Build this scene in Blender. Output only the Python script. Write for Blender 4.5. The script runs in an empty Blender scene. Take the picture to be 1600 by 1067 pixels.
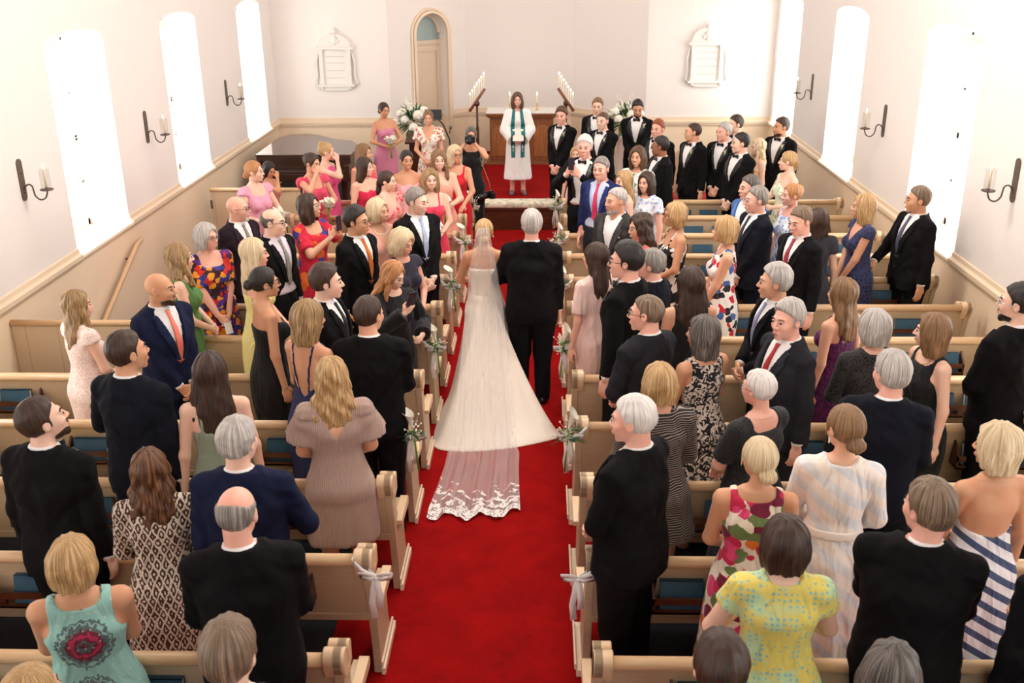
import bpy, math, random
import numpy as np
from mathutils import Vector, Matrix
SC = bpy.context.scene
COL = SC.collection
random.seed(7)
PI = math.pi

# ------------------------------------------------------------------ camera, daylight, exposure
cd = bpy.data.cameras.new('camera'); cam = bpy.data.objects.new('camera', cd); COL.objects.link(cam)
RX = (0.999633, 0.025768, -0.007258); UX = (-0.002683, 0.362151, 0.932116); FW = (-0.026948, 0.931759, -0.361938)
cam.matrix_world = Matrix(((RX[0], UX[0], -FW[0], 0.0), (RX[1], UX[1], -FW[1], 0.0), (RX[2], UX[2], -FW[2], 4.0), (0, 0, 0, 1)))
cd.sensor_width = 36.0; cd.lens = 35.505; cd.clip_start = 0.05; cd.clip_end = 200
cd.dof.use_dof = True; cd.dof.focus_distance = 9.0; cd.dof.aperture_fstop = 4.0
SC.camera = cam
SC.view_settings.view_transform = 'Standard'; SC.view_settings.look = 'None'
SC.view_settings.gamma = 1.0; SC.view_settings.use_curve_mapping = False
SC.view_settings.exposure = EXPOSURE = 0.0
SC.cycles.max_bounces = 6; SC.cycles.diffuse_bounces = 4; SC.cycles.glossy_bounces = 2
SC.cycles.transparent_max_bounces = 12; SC.cycles.transmission_bounces = 3
SC.cycles.caustics_reflective = False; SC.cycles.caustics_refractive = False
SC.cycles.use_denoising = True; SC.cycles.sample_clamp_indirect = 6.0
W = bpy.data.worlds.new('overcast_sky'); SC.world = W; W.use_nodes = True
bg = W.node_tree.nodes['Background']; bg.inputs['Color'].default_value = (1.0, 0.99, 0.975, 1); bg.inputs['Strength'].default_value = 9.0
XL, XR, YB, ZC = -4.78, 4.15, 18.6, 5.6           # side walls, chancel wall, ceiling
YR = -3.2                                         # wall behind the gallery
WIN_L = [(-1.1, 0.3), (2.4, 3.8), (6.15, 7.55), (9.97, 11.37), (13.14, 14.54), (16.55, 17.95)]
WIN_R = [(-1.1, 0.3), (2.6, 4.0), (6.2, 7.65), (9.86, 11.35), (13.43, 14.92), (16.85, 18.38)]
SILL, SPR, ARCH = 1.05, 3.14, 0.12
def portal(name, loc, rot, sx, sy):
    l = bpy.data.lights.new(name, 'AREA'); l.shape = 'RECTANGLE'; l.size = sx; l.size_y = sy
    l.cycles.is_portal = True
    o = bpy.data.objects.new(name, l); o.location = loc; o.rotation_euler = rot; COL.objects.link(o); return o
for y0, y1 in WIN_L: portal('window_daylight', (XL - 0.56, (y0 + y1) / 2, 2.15), (0, -PI / 2, 0), 2.35, y1 - y0)
for y0, y1 in WIN_R: portal('window_daylight', (XR + 0.56, (y0 + y1) / 2, 2.15), (0, PI / 2, 0), 2.35, y1 - y0)
REAR = [(-1.05, 0.35)]
for x0, x1 in REAR: portal('window_daylight', ((x0 + x1) / 2, YR - 0.3, 3.9), (PI / 2, 0, 0), x1 - x0, 2.6)
# added fill lights: unseen warm point lights high over the nave to brighten it
def fill_lamp(loc, power, r=0.35, col=(1, 0.965, 0.92)):
    l = bpy.data.lights.new('fill_light', 'POINT'); l.energy = power; l.shadow_soft_size = r; l.color = col
    o = bpy.data.objects.new('fill_light', l); o.location = loc; COL.objects.link(o)
for x, y, e in ((-0.6, 4.6, 55), (0.7, 4.6, 65), (-0.9, 9.0, 160), (1.2, 9.0, 210), (-0.4, 14.5, 110)): fill_lamp((x, y, 5.0), e)

# ------------------------------------------------------------------ materials
_M = {}
def s2l(c): return tuple(((v / 255.) / 12.92 if v <= 10.3 else (((v / 255.) + .055) / 1.055) ** 2.4) for v in c)
class NT:
    def __init__(s, name):
        s.m = bpy.data.materials.new(name); s.m.use_nodes = True; s.t = s.m.node_tree; s.b = s.t.nodes['Principled BSDF']
    def n(s, typ, **kw):
        nd = s.t.nodes.new(typ)
        for k, v in kw.items():
            if k.startswith('i_'):
                key = k[2:]; key = int(key) if key.isdigit() else key.replace('_', ' '); nd.inputs[key].default_value = v
            else: setattr(nd, k, v)
        return nd
    def l(s, a, ao, b, bi): s.t.links.new(a.outputs[ao], b.inputs[bi])
    def ramp(s, src, so, stops, interp='LINEAR'):
        r = s.t.nodes.new('ShaderNodeValToRGB'); r.color_ramp.interpolation = interp; e = r.color_ramp.elements
        while len(e) < len(stops): e.new(0.5)
        for i, (p, c) in enumerate(stops): e[i].position = p; e[i].color = (*c, 1)
        s.l(src, so, r, 'Fac'); return r
    def bump(s, src, so, st, dist=0.01):
        b = s.n('ShaderNodeBump', i_Strength=st, i_Distance=dist); s.l(src, so, b, 'Height'); s.l(b, 0, s.b, 'Normal'); return b
    def coord(s, scale=(1, 1, 1), which='Object', rot=(0, 0, 0)):
        c = s.n('ShaderNodeTexCoord'); m = s.n('ShaderNodeMapping'); m.inputs['Scale'].default_value = scale; m.inputs['Rotation'].default_value = rot
        s.l(c, which, m, 0); return m
def mat(name, rgb, rough=0.6, metal=0.0, emit=0.0, spec=0.5, sheen=0.0, trans=0.0, bump=None, var=0.0, sss=0.0):
    if name in _M: return _M[name]
    N = NT(name); b = N.b; c = s2l(rgb)
    b.inputs['Base Color'].default_value = (*c, 1); b.inputs['Roughness'].default_value = rough; b.inputs['Metallic'].default_value = metal
    b.inputs['Specular IOR Level'].default_value = spec; b.inputs['Sheen Weight'].default_value = sheen; b.inputs['Transmission Weight'].default_value = trans
    if emit: b.inputs['Emission Color'].default_value = (*c, 1); b.inputs['Emission Strength'].default_value = emit
    if bump or var:
        sc_, st = bump or (20, 0.0)
        m = N.coord(); t = N.n('ShaderNodeTexNoise', i_Scale=sc_, i_Detail=3.0); N.l(m, 0, t, 'Vector')
        if st: N.bump(t, 0, st)
        if var:
            r = N.ramp(t, 0, [(0.3, tuple(v * (1 - var) for v in c)), (0.7, tuple(min(1, v * (1 + var)) for v in c))]); N.l(r, 0, b, 'Base Color')
    _M[name] = N.m; return N.m

PAINT_WALL = mat('white_plaster', (246, 239, 234), 0.85, bump=(6, 0.05), spec=0.2)
def wood_mat(name, base, dark, scale, rough, axis=0):
    if name in _M: return _M[name]
    N = NT(name); s = [scale * 3] * 3; s[axis] = scale * 0.35
    m = N.coord(tuple(s)); t = N.n('ShaderNodeTexNoise', i_Scale=3.0, i_Detail=5.0, i_Distortion=0.6); N.l(m, 0, t, 'Vector')
    r = N.ramp(t, 0, [(0.3, s2l(dark)), (0.7, s2l(base))]); N.l(r, 0, N.b, 'Base Color')
    N.b.inputs['Roughness'].default_value = rough; N.bump(t, 0, 0.06); _M[name] = N.m; return N.m
TAN = wood_mat('tan_painted_wood', (204, 180, 148), (196, 171, 139), 6, 0.42)
RAILW = wood_mat('golden_tan_rail_wood', (224, 188, 146), (212, 174, 132), 5, 0.33)
SCROLLM = mat('tan_scroll_paint', (228, 196, 158), 0.38, bump=(8, 0.03))
TRIMM = mat('cream_trim_paint', (240, 218, 190), 0.45, bump=(5, 0.03))
def boards_mat(name, base, dark, n, axis):
    N = NT(name); m = N.coord(which='Object'); sp = N.n('ShaderNodeSeparateXYZ'); N.l(m, 0, sp, 0)
    mul = N.n('ShaderNodeMath', operation='MULTIPLY', i_1=n); N.l(sp, axis, mul, 0)
    fr = N.n('ShaderNodeMath', operation='FRACT'); N.l(mul, 0, fr, 0)
    r = N.ramp(fr, 0, [(0.0, s2l(dark)), (0.03, s2l(base)), (0.97, s2l(base)), (1.0, s2l(dark))]); N.l(r, 0, N.b, 'Base Color')
    N.bump(r, 0, 0.2); N.b.inputs['Roughness'].default_value = 0.5; return N.m
WAINY = mat('tan_wainscot_paint', (250, 226, 196), 0.5, bump=(3, 0.05))
WAINX = WAINY
def carpet_mat():
    N = NT('red_carpet'); m = N.coord(); t = N.n('ShaderNodeTexNoise', i_Scale=3.5, i_Detail=8.0, i_Roughness=0.75); N.l(m, 0, t, 'Vector')
    t2 = N.n('ShaderNodeTexNoise', i_Scale=260.0, i_Detail=2.0); N.l(m, 0, t2, 'Vector')
    r = N.ramp(t, 0, [(0.3, s2l((128, 5, 6))), (0.72, s2l((160, 12, 11)))]); N.l(r, 0, N.b, 'Base Color')
    N.bump(t2, 0, 0.5, 0.004); N.b.inputs['Roughness'].default_value = 0.95; N.b.inputs['Specular IOR Level'].default_value = 0.1; return N.m
CARPET = carpet_mat()
DARKWOOD = wood_mat('dark_brown_wood', (92, 46, 24), (52, 24, 12), 5, 0.35)
MAHOG = wood_mat('oak_brown_wood', (150, 92, 48), (112, 64, 32), 5, 0.4, 2)
IRON = mat('wrought_iron', (104, 92, 82), 0.55, 0.3, bump=(40, 0.3))
WAX = mat('candle_wax', (248, 236, 208), 0.5)
FLAME = mat('candle_flame', (255, 236, 180), 0.5, emit=18)
WHITE = mat('white_cloth', (246, 243, 238), 0.75)
PETAL = mat('ivory_petal', (250, 246, 232), 0.5, var=0.03)
GREEN = mat('leaf_green', (58, 98, 42), 0.5, var=0.35, bump=(9, 0.1))
STEM = mat('stem_green', (120, 170, 60), 0.5)
GOLD = mat('gold_metal', (212, 170, 90), 0.3, 0.9)
SILVER = mat('silver_metal', (200, 200, 200), 0.3, 0.9)
BLACKP = mat('black_plastic', (18, 18, 20), 0.35)
HYMNAL = mat('blue_book_cloth', (40, 78, 100), 0.6, var=0.12)
PAPER = mat('book_pages', (236, 230, 218), 0.8)
def glass_mat(name, tint, opac):
    N = NT(name); tr = N.n('ShaderNodeBsdfTransparent'); tr.inputs[0].default_value = (*tint, 1)
    gl = N.n('ShaderNodeBsdfGlossy', i_Roughness=0.05); mx = N.n('ShaderNodeMixShader', i_0=opac)
    N.l(tr, 0, mx, 1); N.l(gl, 0, mx, 2); out = [n for n in N.t.nodes if n.type == 'OUTPUT_MATERIAL'][0]; N.l(mx, 0, out, 0); return N.m
GLASS = glass_mat('window_glass', (0.97, 0.98, 0.98), 0.05)

# ------------------------------------------------------------------ object helpers
def tag(o, label=None, cat=None, group=None, kind=None):
    if label: o['label'] = label
    if cat: o['category'] = cat
    if group: o['group'] = group
    if kind: o['kind'] = kind
    return o
def empty(name, loc=(0, 0, 0), rz=0.0):
    o = bpy.data.objects.new(name, None); o.location = loc; o.rotation_euler = (0, 0, rz); o.empty_display_size = 0.1; COL.objects.link(o); return o
def mesh_obj(name, V, F, m, parent=None, smooth=True, midx=None):
    me = bpy.data.meshes.new(name)
    me.from_pydata([tuple(v) for v in V] if not isinstance(V, np.ndarray) else V.tolist(), [], F if isinstance(F, list) else F.tolist())
    for x in (m if isinstance(m, (list, tuple)) else [m]): me.materials.append(x)
    if smooth: me.polygons.foreach_set('use_smooth', [True] * len(me.polygons))
    if midx is not None: me.polygons.foreach_set('material_index', midx)
    o = bpy.data.objects.new(name, me); COL.objects.link(o)
    if parent: o.parent = parent
    return o
class MB:
    """collects solids into ONE mesh"""
    def __init__(s): s.V = []; s.F = []; s.mi = []; s.cur = 0; s.sm = []
    def add(s, V, F, smooth=False):
        b = len(s.V); s.V += [tuple(v) for v in V]; s.F += [tuple(i + b for i in f) for f in F]; s.mi += [s.cur] * len(F); s.sm += [smooth] * len(F)
    def box(s, x0, x1, y0, y1, z0, z1):
        s.add([(x, y, z) for x in (x0, x1) for y in (y0, y1) for z in (z0, z1)],
              [(0, 1, 3, 2), (4, 6, 7, 5), (0, 4, 5, 1), (2, 3, 7, 6), (0, 2, 6, 4), (1, 5, 7, 3)])
    def prism(s, pts, axis, a, b):
        """closed outline pts (2D) extruded along axis from a to b"""
        n = len(pts)
        def mk(p, t): return {0: (t, p[0], p[1]), 1: (p[0], t, p[1]), 2: (p[0], p[1], t)}[axis]
        s.add([mk(p, a) for p in pts] + [mk(p, b) for p in pts],
              [tuple(range(n))[::-1], tuple(range(n, 2 * n))] + [(i, (i + 1) % n, n + (i + 1) % n, n + i) for i in range(n)])
    def tube(s, pts, r, seg=8, caps=True, flat=None):
        pts = [Vector(p) for p in pts]; n = len(pts); rr = r if isinstance(r, (list, tuple)) else [r] * n
        V = []; up = None
        for i, p in enumerate(pts):
            d = (pts[min(i + 1, n - 1)] - pts[max(i - 1, 0)]).normalized()
            if up is None: up = Vector((0, 0, 1)) if abs(d.z) < 0.9 else Vector((1, 0, 0))
            a = d.cross(up).normalized(); bb = a.cross(d).normalized(); up = bb
            for k in range(seg):
                t = 2 * PI * k / seg; V.append(p + (a * math.cos(t) + bb * math.sin(t) * (flat or 1)) * rr[i])
        F = [(i * seg + k, i * seg + (k + 1) % seg, (i + 1) * seg + (k + 1) % seg, (i + 1) * seg + k) for i in range(n - 1) for k in range(seg)]
        if caps: F += [tuple(range(seg))[::-1], tuple(range((n - 1) * seg, n * seg))]
        s.add(V, F, True)
    def lathe(s, prof, c=(0, 0, 0), seg=16, sx=1, sy=1):
        V = []; n = len(prof)
        for r, z in prof:
            for k in range(seg):
                t = 2 * PI * k / seg; V.append((c[0] + r * math.cos(t) * sx, c[1] + r * math.sin(t) * sy, c[2] + z))
        F = [(i * seg + k, i * seg + (k + 1) % seg, (i + 1) * seg + (k + 1) % seg, (i + 1) * seg + k) for i in range(n - 1) for k in range(seg)]
        s.add(V, F + [tuple(range(seg))[::-1], tuple(range((n - 1) * seg, n * seg))], True)
    def ball(s, c, r, seg=10, rings=6, sq=(1, 1, 1)):
        V = []; 
        for i in range(rings + 1):
            ph = PI * i / rings
            for k in range(seg):
                t = 2 * PI * k / seg; V.append((c[0] + r * sq[0] * math.sin(ph) * math.cos(t), c[1] + r * sq[1] * math.sin(ph) * math.sin(t), c[2] + r * sq[2] * math.cos(ph)))
        s.add(V, [(i * seg + k, (i + 1) * seg + k, (i + 1) * seg + (k + 1) % seg, i * seg + (k + 1) % seg) for i in range(rings) for k in range(seg)], True)
    def build(s, name, m, parent=None, bevel=0, smooth=None, kind=None):
        me = bpy.data.meshes.new(name); me.from_pydata(s.V, [], s.F)
        for x in (m if isinstance(m, (list, tuple)) else [m]): me.materials.append(x)
        me.polygons.foreach_set('material_index', s.mi); me.polygons.foreach_set('use_smooth', s.sm if smooth is None else [smooth] * len(s.F))
        o = bpy.data.objects.new(name, me); COL.objects.link(o)
        if parent: o.parent = parent
        if name in ('scroll', 'arm_rest', 'backplate', 'slanted_top'): me.polygons.foreach_set('use_smooth', [True] * len(s.F)); me.set_sharp_from_angle(angle=math.radians(32))
        if bevel:
            b = o.modifiers.new('bevel', 'BEVEL'); b.width = bevel; b.segments = 2; b.limit_method = 'ANGLE'
        if kind: o['kind'] = kind
        return o
def copy_tree(o, parent=None):
    c = o.copy(); COL.objects.link(c); c.parent = parent
    for ch in list(o.children): copy_tree(ch, c)
    return c

# ------------------------------------------------------------------ the room
def struct(name, mb, m, **k): return mb.build(name, m, kind='structure', **k)
b = MB(); b.box(XL - 0.6, XR + 0.6, YR, 20.2, -0.2, 0.0)
FLOORM = mat('dark_blue_floor', (20, 21, 28), 0.8, bump=(30, 0.1)); struct('floor', b, FLOORM)
b = MB(); b.box(-1.28, 0.6, -1.0, 15.2, 0.0, 0.012); b.box(-2.6, 1.9, 14.1, 18.6, 0.0, 0.0121); tag(b.build('aisle_carpet', CARPET), 'long red carpet runner covering the centre aisle and chancel floor', 'carpet')
b = MB(); b.box(XL - 0.6, XR + 0.6, YR, 20.2, ZC, ZC + 0.2); struct('ceiling', b, PAINT_WALL)
def arch_pts(y0, y1, n=12):
    c = (y0 + y1) / 2; hw = (y1 - y0) / 2
    return [(c - hw * math.cos(PI * i / n), SPR + ARCH * math.sin(PI * i / n)) for i in range(n + 1)]
def side_wall(side, x, sg, wins):
    """wall plane at x with real recesses 0.5 m deep; sg=+1: outside is +x"""
    b = MB(); ys = [YR] + [v for w in wins for v in w] + [YB + 0.0]
    t = 0.55
    for i in range(0, len(ys), 2): b.box(min(x, x + sg * t), max(x, x + sg * t), ys[i], ys[i + 1], SILL, ZC)
    for y0, y1 in wins:
        pts = arch_pts(y0, y1); 
        for (ya, za), (yb, zb) in zip(pts, pts[1:]):
            b.prism([(ya, za), (yb, zb), (yb, ZC), (ya, ZC)], 0, min(x, x + sg * t), max(x, x + sg * t))
    struct('wall_' + side, b, PAINT_WALL)
    b = MB(); b.box(min(x, x + sg * t), max(x, x + sg * t), YR, YB, 0, SILL - 0.0005); struct('wall_lower_' + side, b, WAINY)
    b = MB()
    for i in range(0, len(ys), 2):
        ya, yb = ys[i], ys[i + 1]
        b.prism([(x, SILL - 0.05), (x - sg * 0.03, SILL - 0.045), (x - sg * 0.05, SILL - 0.01), (x - sg * 0.05, SILL + 0.03), (x - sg * 0.02, SILL + 0.05), (x - sg * 0.015, SILL + 0.09), (x, SILL + 0.1)], 1, ya, yb)
    for y0, y1 in wins: b.prism([(x + sg * 0.0, SILL - 0.04), (x - sg * 0.035, SILL - 0.035), (x - sg * 0.045, SILL - 0.01), (x - sg * 0.04, SILL + 0.012), (x, SILL + 0.012)], 1, y0, y1)
    struct('trim_' + side, b, TRIMM)
    for i, (y0, y1) in enumerate(wins):
        xo = x + sg * 0.46; c = (y0 + y1) / 2
        f = MB(); w = 0.05
        f.box(min(xo, xo + sg * 0.06), max(xo, xo + sg * 0.06), y0, y0 + w, SILL, SPR); f.box(min(xo, xo + sg * 0.06), max(xo, xo + sg * 0.06), y1 - w, y1, SILL, SPR)
        f.box(min(xo, xo + sg * 0.06), max(xo, xo + sg * 0.06), y0, y1, SILL, SILL + 0.07)
        f.box(min(xo, xo + sg * 0.06), max(xo, xo + sg * 0.06), y0, y1, 2.02, 2.08)
        for k in (1, 2): yy = y0 + (y1 - y0) * k / 3; f.box(min(xo, xo + sg * 0.04), max(xo, xo + sg * 0.04), yy - 0.012, yy + 0.012, SILL, SPR)
        for zz in (1.55, 2.55): f.box(min(xo, xo + sg * 0.04), max(xo, xo + sg * 0.04), y0, y1, zz - 0.012, zz + 0.012)
        f.prism([(a, z) for a, z in arch_pts(y0, y1)] + [(a, z - 0.06) for a, z in arch_pts(y0 + .001, y1 - .001)[::-1]], 0, min(xo, xo + sg * 0.06), max(xo, xo + sg * 0.06))
        n = i + (1 if sg < 0 else 7)
        fr = f.build('window_%d' % n, mat('white_gloss_paint', (244, 242, 238), 0.4), kind='structure')
        g = MB(); g.box(min(xo, xo + sg * 0.01) + 0.015, max(xo, xo + sg * 0.01) + 0.015, y0 + w, y1 - w, SILL + 0.06, SPR); g.build('pane', GLASS, fr)
        if sg < 0 or i < 4:
            xb = xo - sg * 0.05; s = MB(); zb = 2.0 if sg < 0 else 2.75
            s.box(min(xb, xb - sg * 0.05), max(xb, xb - sg * 0.05), y0 + 0.04, y1 - 0.04, SPR - 0.09, SPR - 0.02)
            z = SPR - 0.12
            while z > zb: s.prism([(xb - 0.022, z - 0.012), (xb + 0.022, z + 0.009), (xb + 0.022, z + 0.012), (xb - 0.022, z - 0.009)], 1, y0 + 0.05, y1 - 0.05); z -= 0.05
            s.box(xb - 0.015, xb + 0.015, y0 + 0.05, y1 - 0.05, zb - 0.03, zb)
            side_t = 'left' if sg < 0 else 'right'
            tag(s.build('window_blind', mat('white_blind_slats', (240, 238, 234), 0.5)), 'white slatted blind in the %s %s wall window counted from the altar' % (('sixth', 'fifth', 'fourth', 'third', 'second', 'first')[i], side_t), 'blind', 'slatted window blinds on the %s wall' % side_t)
side_wall('left', XL, -1, WIN_L); side_wall('right', XR, 1, WIN_R)
# rear wall with three tall windows lighting the nave from behind the gallery
b = MB(); xs = [XL - 0.6] + [v for w in REAR for v in w] + [XR + 0.6]
for i in range(0, len(xs), 2): b.box(xs[i], xs[i + 1], YR - 0.3, YR, 2.6, 5.2)
b.box(XL - 0.6, XR + 0.6, YR - 0.3, YR, 0, 2.6); b.box(XL - 0.6, XR + 0.6, YR - 0.3, YR, 5.2, ZC + .2); struct('wall_back', b, PAINT_WALL)
# chancel wall with the three-sided apse
AP = [(-2.70, 18.6), (-1.41, 19.85), (0.62, 19.85), (1.91, 18.6)]
DS0, DS1, DZ = 0.60, 1.33, 2.56            # the door's opening along the left facet, springing height
LF = math.hypot(AP[1][0] - AP[0][0], AP[1][1] - AP[0][1]); LU = ((AP[1][0] - AP[0][0]) / LF, (AP[1][1] - AP[0][1]) / LF); LN = (-LU[1], LU[0])   # LN points out of the room
def onfacet(s, t): return (AP[0][0] + LU[0] * s + LN[0] * t, AP[0][1] + LU[1] * s + LN[1] * t)
def wall_seg(p, q, z0, z1, b, th=0.3):
    dx, dy = q[0] - p[0], q[1] - p[1]; L = math.hypot(dx, dy); nx, ny = -dy / L * th, dx / L * th
    b.prism([p, q, (q[0] + nx, q[1] + ny), (p[0] + nx, p[1] + ny)], 2, z0, z1)
up, lo = MB(), MB()
wall_seg((XL - 0.6, YB), AP[0], SILL, ZC, up); wall_seg((XL - 0.6, YB), AP[0], 0, SILL, lo)
wall_seg(AP[3], (XR + 0.6, YB), SILL, ZC, up); wall_seg(AP[3], (XR + 0.6, YB), 0, SILL, lo)
for a, c in ((1, 2), (2, 3)): wall_seg(AP[a], AP[c], SILL, ZC, up); wall_seg(AP[a], AP[c], 0, SILL, lo)
for s0, s1 in ((0, DS0), (DS1, LF)):
    wall_seg(onfacet(s0, 0), onfacet(s1, 0), SILL, ZC, up); wall_seg(onfacet(s0, 0), onfacet(s1, 0), 0, SILL, lo)
cs, hw = (DS0 + DS1) / 2, (DS1 - DS0) / 2
ap = [(cs - hw * math.cos(PI * i / 16), DZ + hw * math.sin(PI * i / 16)) for i in range(17)]
def facet_prism(b, pts, t0, t1, smooth=False):
    n = len(pts); V = []
    for t in (t0, t1):
        for s, z in pts: x, y = onfacet(s, t); V.append((x, y, z))
    b.add(V, [tuple(range(n)), tuple(range(n, 2 * n))[::-1]] + [(i, n + i, n + (i + 1) % n, (i + 1) % n) for i in range(n)])
for (sa, za), (sb, zb) in zip(ap, ap[1:]): facet_prism(up, [(sa, za), (sb, zb), (sb, ZC), (sa, ZC)], 0, 0.3)
struct('wall_front', up, PAINT_WALL); struct('wall_lower_front', lo, WAINX)
b = MB()
def rail_run(p, q):
    dx, dy = q[0] - p[0], q[1] - p[1]; L = math.hypot(dx, dy); nx, ny = dy / L, -dx / L
    for (t, z0, z1) in ((0.03, SILL - 0.05, SILL), (0.05, SILL - 0.01, SILL + 0.03), (0.018, SILL + 0.03, SILL + 0.1)):
        b.prism([p, q, (q[0] + nx * t, q[1] + ny * t), (p[0] + nx * t, p[1] + ny * t)], 2, z0, z1)
rail_run((XL, YB), AP[0]); rail_run(AP[0], onfacet(DS0 - 0.1, 0)); rail_run(onfacet(DS1 + 0.1, 0), AP[1]); rail_run(AP[1], AP[2]); rail_run(AP[2], AP[3]); rail_run(AP[3], (XR, YB)); struct('trim_front', b, TRIMM)
# arched door in the left facet
b = MB()
for k, (ins, t0, t1) in enumerate(((-0.10, -0.035, 0.0), (-0.05, -0.055, 0.0))):
    o = [(cs - (hw - ins) * math.cos(PI * i / 16), DZ + (hw - ins) * math.sin(PI * i / 16)) for i in range(17)]
    i2 = -0.06 if k == 0 else 0.0
    inn = [(cs - (hw - i2) * math.cos(PI * i / 16), DZ + (hw - i2) * math.sin(PI * i / 16)) for i in range(17)]
    o = [(o[0][0], 0)] + o + [(o[-1][0], 0)]; inn = [(inn[0][0], 0)] + inn + [(inn[-1][0], 0)]
    for j in range(len(o) - 1): facet_prism(b, [o[j], o[j + 1], inn[j + 1], inn[j]], t0, t1)
struct('trim_door', b, TRIMM)
b = MB(); T0, T1 = 0.2, 0.24
facet_prism(b, [(DS0, 0), (DS1, 0), (DS1, 2.36), (DS0, 2.36)], T0, T1)
facet_prism(b, [(DS0, 2.36), (DS1, 2.36), (DS1, 2.44), (DS0, 2.44)], T0 - 0.04, T1)
inn = [(cs - (hw - .06) * math.cos(PI * i / 16), DZ + (hw - .06) * math.sin(PI * i / 16)) for i in range(17)]; o = ap
for j in range(16): facet_prism(b, [o[j], o[j + 1], inn[j + 1], inn[j]], T0 - 0.02, T1)
for s0, s1 in ((DS0, DS0 + .09), (DS1 - .09, DS1)): facet_prism(b, [(s0, 0), (s1, 0), (s1, 2.36), (s0, 2.36)], T0 - 0.02, T0)
for z0, z1 in ((0, .2), (1.0, 1.12), (2.24, 2.36)): facet_prism(b, [(DS0, z0), (DS1, z0), (DS1, z1), (DS0, z1)], T0 - 0.019, T0)
DOOR = struct('door_1', b, mat('cream_door_paint', (222, 200, 176), 0.45))
b = MB(); facet_prism(b, [(DS0 + .05, 2.44)] + inn + [(DS1 - .05, 2.44)], T0 + 0.005, T0 + 0.02); b.build('fanlight_pane', mat('grey_green_glass', (150, 168, 164), 0.25), DOOR)
b = MB(); x, y = onfacet(DS1 - 0.05, T0 - 0.06); b.ball((x, y, 1.05), 0.025); b.build('door_knob', GOLD, DOOR)
b = MB(); facet_prism(b, [(DS0 - .02, -.01), (DS1 + .02, -.01), (DS1 + .02, 3.1), (DS0 - .02, 3.1)], .28, .32); struct('wall_behind_door', b, PAINT_WALL)

# chancel platform, kneeling cushion
b = MB(); b.box(-1.02, 0.28, 14.96, 19.8, 0.0, 0.3); struct('trim_platform', b, DARKWOOD)
b = MB(); b.box(-1.03, 0.29, 14.99, 19.82, 0.3, 0.312); tag(b.build('platform_carpet', CARPET), 'red carpet on the raised platform under the officiant', 'carpet')
kn = empty('kneeler', (-0.37, 14.98, 0)); tag(kn, 'long cream embroidered kneeling cushion across the edge of the red platform', 'kneeler')
b = MB(); b.box(-0.62, 0.62, -0.02, 0.24, 0.312, 0.35); b.build('kneeler_base', DARKWOOD, kn)
def cushion_mat():
    N = NT('embroidered_cushion'); m = N.coord(); t = N.n('ShaderNodeTexNoise', i_Scale=14.0, i_Detail=3.0); N.l(m, 0, t, 'Vector')
    N.ramp_ = N.ramp(t, 0, [(0.0, s2l((236, 226, 204))), (0.52, s2l((236, 226, 204))), (0.6, s2l((168, 186, 150))), (0.66, s2l((228, 196, 190)))]); N.l(N.ramp_, 0, N.b, 'Base Color'); N.b.inputs['Roughness'].default_value = .9; return N.m
b = MB(); b.box(-0.64, 0.64, -0.04, 0.26, 0.35, 0.44); o = b.build('cushion', cushion_mat(), kn, bevel=0.03)
# handrail on the left wall
hr = empty('handrail', (XL, 8.9, 0)); tag(hr, 'tan wooden handrail sloping down along the left wall wainscot', 'handrail')
b = MB(); b.tube([(0.03, 2.62, 0.80), (0.09, 2.5, 0.84), (0.09, 2.35, 0.82), (0.09, 1.5, 0.42), (0.09, .9, .14)], 0.028); b.build('rail', RAILW, hr)
for yy, zz in ((2.2, .75), (1.2, .28)): b = MB(); b.tube([(0.0, yy, zz - .05), (0.06, yy, zz - .05), (0.09, yy, zz)], 0.01); b.build('bracket', IRON, hr)

# ------------------------------------------------------------------ pews
PY0, PDY = 3.865, 0.84
ORD = ['first', 'second', 'third', 'fourth', 'fifth', 'sixth', 'seventh', 'eighth', 'ninth', 'tenth', 'eleventh', 'twelfth', 'thirteenth']
CUSH = mat('red_seat_cushion', (168, 12, 22), 0.9)
def end_profile():
    P = [(0.14, 0.012), (0.125, 0.2), (0.07, 0.5), (0.0, 0.80), (-0.022, 0.845)]
    P += [(0.022 + 0.05 * math.cos(a), 0.885 + 0.05 * math.sin(a)) for a in [math.radians(d) for d in range(205, -21, -9)]]
    P += [(0.066, 0.84), (0.07, 0.80), (0.085, 0.785), (0.10, 0.80)]
    P += [(0.135 + 0.036 * math.cos(a), 0.865 + 0.036 * math.sin(a)) for a in [math.radians(d) for d in range(180, -31, -10)]]
    P += [(0.168, 0.80), (0.15, 0.72), (0.155, 0.64), (0.185, 0.575), (0.24, 0.55)]
    return P
ARM = [(0.15, 0.50), (0.14, 0.54), (0.2, 0.556), (0.45, 0.545)] + [(0.45 + .035 * math.cos(a), 0.51 + .035 * math.sin(a)) for a in [math.radians(d) for d in range(80, -81, -20)]] + [(0.3, 0.49)]
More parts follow.
